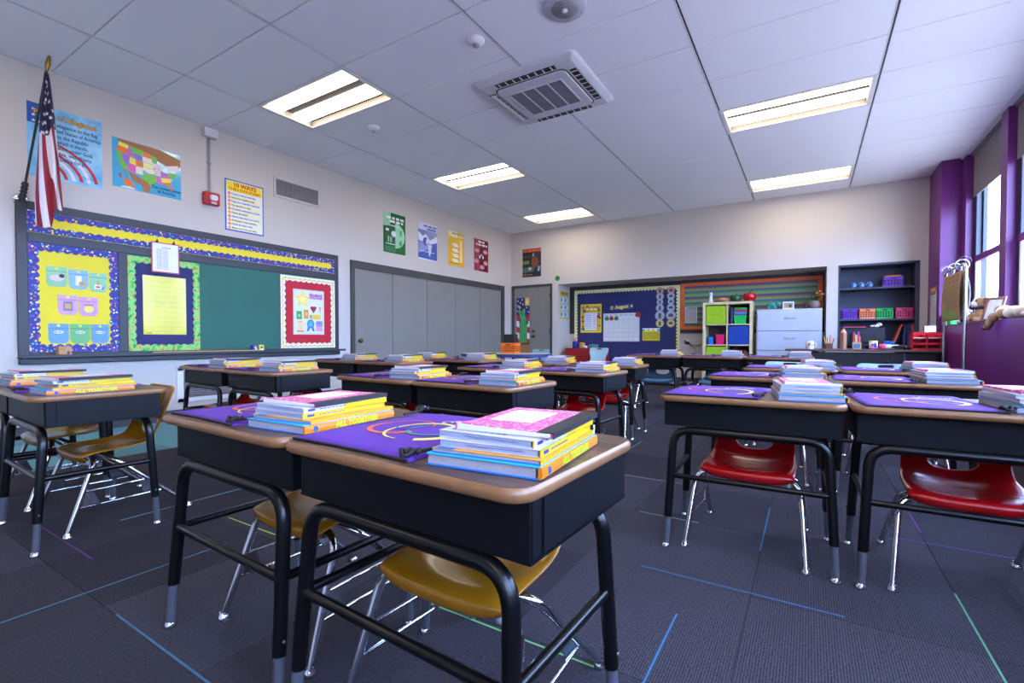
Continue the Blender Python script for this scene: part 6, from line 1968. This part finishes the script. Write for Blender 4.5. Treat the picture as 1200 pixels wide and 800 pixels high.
t = empty('activity_table', (-3.60, 5.62, 0), R(8), 'beige topped activity table with a blue edge by the door', 'table')
b = MB()
b.slab(1.30, 0.78, 0.36, [(0.004, 0.558), (0.0, 0.563), (0.0, 0.592), (0.004, 0.598)], mi=1, top=0, bot=1, n=10)
b.obj('tabletop', [mat('table_beige', (196, 182, 166), 0.35), mat('table_blue', (36, 52, 118), 0.4)], t)
for sx_ in (-1, 1):
    for sy_ in (-1, 1):
        lg = MB().tube([(sx_*0.42, sy_*0.22, 0.56), (sx_*0.45, sy_*0.25, 0.01)], 0.018, 8).obj('leg', M_leg, t)
        MB().lathe([(0.024, 0), (0.024, 0.01), (0.018, 0.016)], 10, (sx_*0.45, sy_*0.25, 0)).obj('glide', M_chrome, lg)
def tabp(px_, py_):
    c, s = math.cos(R(8)), math.sin(R(8))
    return (-3.60 + px_*c - py_*s, 5.62 + px_*s + py_*c)
x, y = tabp(0.03, 0.10)
crate('plastic_crate', 0.215, 0.17, 0.145, P_or, (x, y, 0.5985), R(6), 'orange crate standing on the activity table', None, 7, 3)
o = tag(MB().box((0, 0, 0.13), (0.165, 0.12, 0.26), bev=0.003).obj('document_box', mat('folder_black', (26, 25, 28), 0.6), None, (x, y, 0.606), R(6)), 'black file box standing in the orange crate', 'box')
for x, y, rz, ck, lab in ((-3.43, 5.06, 180, 'red', 'red plastic chair facing the activity table from the front'), (-4.0, 5.0, 170, 'red', 'red plastic chair at the near end of the activity table'),
                          (-3.76, 6.62, -10, 'pale', 'pale blue chair behind the activity table near the door'), (-3.32, 8.20, 4, 'pale', 'pale blue chair before the red shelf unit')):
    ch = take(ck, protos[ck])
    ch.location = (x, y, 0); ch.rotation_euler = (0, 0, R(rz)); sc = 1.0 if ck == 'red' else 1.13
    ch.scale = (sc, sc, sc)
    tag(ch, lab, 'chair', CW[ck] + ' school chairs')

# ------------------------------------------------------------------ window side: chart stand, calendar, ledge toys
M_steel = mat('polished_steel', (196, 198, 204), 0.16, metal=1.0)
t = empty('chart_stand', (1.10, 5.72, 0), 0, 'chrome chart stand by the window ledge', 'stand')
ya, yb_ = -0.35, 0.36
MB().tube(fillet([(0, ya, 0.02), (0, ya, 1.43), (0, yb_, 1.43), (0, yb_, 0.02)], 0.075, 7), 0.0125, 10).obj('frame', M_steel, t)
MB().tube([(0, ya, 0.30), (0, yb_, 0.30)], 0.009, 8).obj('crossbar', M_steel, t)
for yy in (ya, yb_):
    ft = MB().tube([(-0.22, yy, 0.02), (0.22, yy, 0.02)], 0.012, 8).obj('foot', M_steel, t)
    for s in (-1, 1):
        MB().lathe([(0.02, 0), (0.02, 0.02), (0.012, 0.035)], 10, (s*0.20, yy, 0)).obj('caster', M_black, ft)
tb = empty('chart_tablet', (1.10, 5.72, 1.43), 0, 'ruled brown paper chart hanging by rings from the stand', 'chart')
rr_ = MB()
for yy in (-0.24, 0.0, 0.25):
    rg = MB().tube([(0.045*math.cos(R(20*k)), yy, 0.0 + 0.045*math.sin(R(20*k))) for k in range(18)], 0.004, 6, closed=True).obj('ring', M_steel, tb)
pg = MB()
n = 8
Vp = []
for i in range(n + 1):
    z = -0.05 - 0.42*i/n
    Vp.append((-0.012 - 0.018*math.sin(i/n*2.6), z))
for side in (0, 1):
    pass
pg.loft([[(x - 0.002, yy, z) for x, z in Vp] + [(x + 0.002, yy, z) for x, z in Vp[::-1]] for yy in (-0.31, 0.31)], 0)
pg.obj('page', mat('chart_brown', (168, 132, 82), 0.6, var=0.05), tb)
ln = MB()
def pagex(z):
    i = (-0.05 - z)/0.42*n
    return -0.012 - 0.018*math.sin(i/n*2.6) - 0.0032
for k in range(9):
    z = -0.165 - 0.0235*k
    ln.add([(pagex(z), -0.30, z), (pagex(z), 0.30, z), (pagex(z), 0.30, z-0.004), (pagex(z), -0.30, z-0.004)], [(0, 1, 2, 3)], 0)
for r_ in range(2):
    for k in range(4):
        z, yy = -0.085 - 0.04*r_, 0.20 - 0.13*k
        ln.add([(pagex(z), yy + 0.018*math.cos(R(45*q)), z + 0.018*math.sin(R(45*q))) for q in range(8)], [tuple(range(8))], 1)
for yy, z, a, c_, m_ in ((0.13, -0.40, 0.13, 0.05, 2), (-0.05, -0.42, 0.16, 0.04, 2), (0.2, -0.34, 0.06, 0.04, 3)):
    ln.add([(pagex(z) - 0.001, yy + a*math.cos(R(30*q)), z + c_*math.sin(R(30*q))) for q in range(12)], [tuple(range(12))], m_)
ln.obj('page_print', [ink((110, 84, 56)), ink((96, 70, 50)), ink((126, 168, 60)), ink((190, 140, 60))], tb)
bp_ = MB()
bp_.loft([[(0.004 + 0.03*math.sin(i/n*3.0), yy, -0.05 - 0.40*i/n) for i in range(n+1)] + [(0.008 + 0.03*math.sin(i/n*3.0), yy, -0.05 - 0.40*i/n) for i in range(n, -1, -1)] for yy in (-0.33, 0.31)], 0)
bp_.obj('back_pages', M_paper, tb)
# curled page flipped over the top
arcp = [(0.042*math.cos(R(a)), 0.02 + 0.042*math.sin(R(a))) for a in range(-10, 200, 15)]
for ys in ((-0.33, -0.318), (0.318, 0.33)):
    MB().loft([[(x, yy, z) for x, z in arcp] + [(x*0.97, yy, (z-0.02)*0.97 + 0.02) for x, z in arcp[::-1]] for yy in ys], 0).obj('flipped_page', M_paper, tb)

o = sheet('pier_calendar', 0.34, 0.54, M_paper, (PIERX, 8.16, 1.205), R(-90), 'ruled white calendar with an orange heading on the purple pier', 'calendar')
p = Print()
p.rect(-0.17, 0.20, 0.17, 0.27, (196, 96, 70)); p.scribble(-0.13, 0.22, 0.13, 0.03, (240, 200, 150), 1); p.rect(-0.15, 0.165, 0.15, 0.195, (110, 110, 120))
for i in range(9):
    p.rect(-0.155, 0.13 - 0.04*i, 0.155, 0.127 - 0.04*i, (160, 160, 170)); p.scribble(-0.15, 0.138 - 0.04*i, 0.14, 0.010, (170, 170, 182), 1)
p.poly([(-0.17, -0.27), (0.17, -0.27), (0.17, -0.235), (-0.17, -0.215)], (206, 190, 120), 1)
p.obj(o)

LZ = SILL_Z + 0.0008
M_tan, M_cream = mat('plush_tan', (182, 136, 96), 0.95, var=0.1, scale=60), mat('plush_cream', (222, 214, 206), 0.95, var=0.05)
M_choc, M_noseb = mat('plush_brown', (140, 98, 66), 0.95, var=0.12, scale=60), M_blk
t = empty('tissue_box', (1.435, 7.765, LZ), 0, 'pink and white tissue box on the window ledge end', 'box')
MB().box((0, 0, 0.065), (0.09, 0.11, 0.13), bev=0.004).obj('carton', mat('carton_white', (216, 206, 214), 0.6), t)
for k in range(3):
    MB().box((-0.0455, -0.03 + 0.03*k, 0.065), (0.002, 0.014, 0.118)).obj('stripe', ink(((206, 70, 120), (200, 180, 120), (180, 60, 130))[k]), t)
t = empty('green_block', (1.43, 7.52, LZ), 0.2, 'small bright green block on the window ledge', 'block')
MB().box((0, 0, 0.025), (0.07, 0.10, 0.05), bev=0.006).obj('block', pl('neon', (50, 206, 80)), t)
MB().box((0, 0, 0.0555), (0.05, 0.06, 0.011), bev=0.003).obj('cap', M_white, t)
# white plush by the stand
t = empty('plush_lamb', (1.455, 7.00, LZ), R(-60), 'cream plush sitting on the ledge behind the chart stand', 'plush')
blob('body', [((0, 0, 0.07), (0.075, 0.065, 0.07)), ((0, -0.03, 0.155), (0.055, 0.052, 0.055)), ((-0.05, -0.06, 0.03), (0.028, 0.04, 0.028)), ((0.05, -0.06, 0.03), (0.028, 0.04, 0.028)), ((-0.07, -0.03, 0.08), (0.022, 0.03, 0.03)), ((0.07, -0.03, 0.08), (0.022, 0.03, 0.03))], M_cream, t)
blob('muzzle', [((0, -0.075, 0.145), (0.026, 0.022, 0.022))], mat('plush_beige', (198, 176, 150), 0.95), t)
for s in (-1, 1):
    MB().ball((s*0.06, -0.02, 0.165), (0.030, 0.014, 0.020), 10).obj('ear', M_cream, t)
    MB().ball((s*0.022, -0.076, 0.172), 0.007, 8).obj('eye', M_noseb, t)
t.scale = (0.8, 0.8, 0.8)
# dog plush with white muzzle
t = empty('plush_dog', (1.485, 6.62, LZ), R(-70), 'tan plush dog with a white muzzle sitting on the ledge', 'plush')
blob('body', [((0, 0.0, 0.07), (0.085, 0.08, 0.072)), ((0, -0.01, 0.14), (0.06, 0.055, 0.05)), ((-0.075, -0.09, 0.035), (0.034, 0.07, 0.034)), ((0.075, -0.09, 0.035), (0.034, 0.07, 0.034)), ((-0.09, -0.04, 0.09), (0.026, 0.05, 0.03)), ((0.09, -0.04, 0.09), (0.026, 0.05, 0.03)),
              ((0, -0.02, 0.235), (0.075, 0.07, 0.066))], M_tan, t)
blob('muzzle', [((0.0, -0.085, 0.215), (0.042, 0.045, 0.036)), ((0, -0.07, 0.245), (0.020, 0.026, 0.05))], M_cream, t)
MB().ball((0, -0.128, 0.228), (0.016, 0.012, 0.012), 10).obj('nose', M_noseb, t)
for s in (-1, 1):
    MB().ball((s*0.032, -0.082, 0.258), 0.009, 8).obj('eye', M_noseb, t)
    blob('ear', [((s*0.082, -0.01, 0.235), (0.018, 0.035, 0.05)), ((s*0.078, -0.01, 0.27), (0.02, 0.03, 0.025))], M_choc, t)
    MB().ball((s*0.078, -0.155, 0.036), (0.030, 0.012, 0.028), 10).obj('paw_pad', M_noseb if s < 0 else M_choc, t)
MB().tube([(0.062*math.cos(R(20*k)), -0.012 + 0.06*math.sin(R(20*k)), 0.172) for k in range(18)], 0.013, 8, closed=True).obj('collar', mat('plush_navy', (34, 34, 54), 0.9), t)
t.scale = (0.86, 0.86, 0.86)
# wooden frame leaning on the dog
t = empty('picture_frame', (1.415, 6.08, LZ), R(-62), 'brown wooden picture frame leaning back on the ledge', 'frame')
M_pf = blotch('frame_wood', [(110, 62, 40), (150, 92, 62)], 12, 0.4)
Mt = Matrix.Rotation(R(-16), 4, 'X')
for c, d in (((-0.082, 0, 0.115), (0.022, 0.016, 0.23)), ((0.082, 0, 0.115), (0.022, 0.016, 0.23)), ((0, 0, 0.011), (0.142, 0.016, 0.022)), ((0, 0, 0.219), (0.142, 0.016, 0.022))):
    MB().box(c, d, bev=0.003, M=Mt).obj('moulding', M_pf, t)
MB().box((0, 0.003, 0.115), (0.145, 0.004, 0.19), M=Mt).obj('picture', mat('picture_pale', (206, 196, 190), 0.5, var=0.15, scale=20), t)
MB().loft([[(-.015, .115, .001), (.015, .115, .001), (.015, .121, .001), (-.015, .121, .001)], [(-.015, .058, .17), (.015, .058, .17), (.015, .064, .17), (-.015, .064, .17)]]).obj('strut', M_pf, t)
tag(MB().ball((0, 0, 0.028), 0.028, 14).obj('yellow_ball', ink((236, 196, 60)), None, (1.425, 5.90, LZ), 0), 'little yellow ball beside the wooden frame', 'ball')
# floppy plush hanging over the ledge
t = empty('plush_rabbit', (1.415, 5.52, LZ), 0, 'floppy brown and beige plush hanging over the ledge edge', 'plush')
blob('body', [((0.02, 0.0, 0.055), (0.07, 0.12, 0.055)), ((0.0, 0.14, 0.06), (0.065, 0.075, 0.06)), ((0.03, -0.16, 0.05), (0.06, 0.09, 0.05))], mat('plush_beige', (198, 176, 150), 0.95), t)
blob('leg', [((-0.02, 0.10, 0.05), (0.05, 0.06, 0.045)), ((-0.075, 0.15, 0.015), (0.035, 0.05, 0.045)), ((-0.085, 0.20, -0.03), (0.030, 0.05, 0.045)), ((-0.088, 0.235, -0.06), (0.028, 0.035, 0.03))], M_choc, t)
MB().ball((-0.104, 0.262, -0.068), (0.016, 0.016, 0.020), 10).obj('paw_pad', M_noseb, t)
blob('head', [((0.0, 0.235, 0.085), (0.05, 0.05, 0.045)), ((0.02, 0.27, 0.05), (0.02, 0.035, 0.018))], M_choc, t)
tag(MB().slab(0.18, 0.26, 0.03, [(0.02, 0), (0, 0.012), (0.01, 0.045), (0.03, 0.06)]).obj('folded_cloth', mat('white_cloth', (222, 224, 230), 0.9, bump=0.8, bscale=30), None, (1.48, 4.98, LZ), 0.2), 'rumpled white cloth on the ledge at the right picture edge', 'cloth')
t = empty('plush_cat', (1.48, 5.20, LZ + 0.0), 0, 'white plush with a red ribbon among the ledge toys', 'plush')
blob('body', [((0.02, 0.0, 0.05), (0.06, 0.07, 0.05)), ((0.0, -0.02, 0.12), (0.05, 0.05, 0.045)), ((-0.05, 0.03, 0.03), (0.045, 0.025, 0.025)), ((-0.05, -0.05, 0.03), (0.045, 0.025, 0.025))], M_cream, t)
MB().tube([(0.0 + 0.048*math.cos(R(20*k)), -0.01 + 0.05*math.sin(R(20*k)), 0.092) for k in range(18)], 0.010, 8, closed=True).obj('ribbon', ink((200, 30, 60)), t)
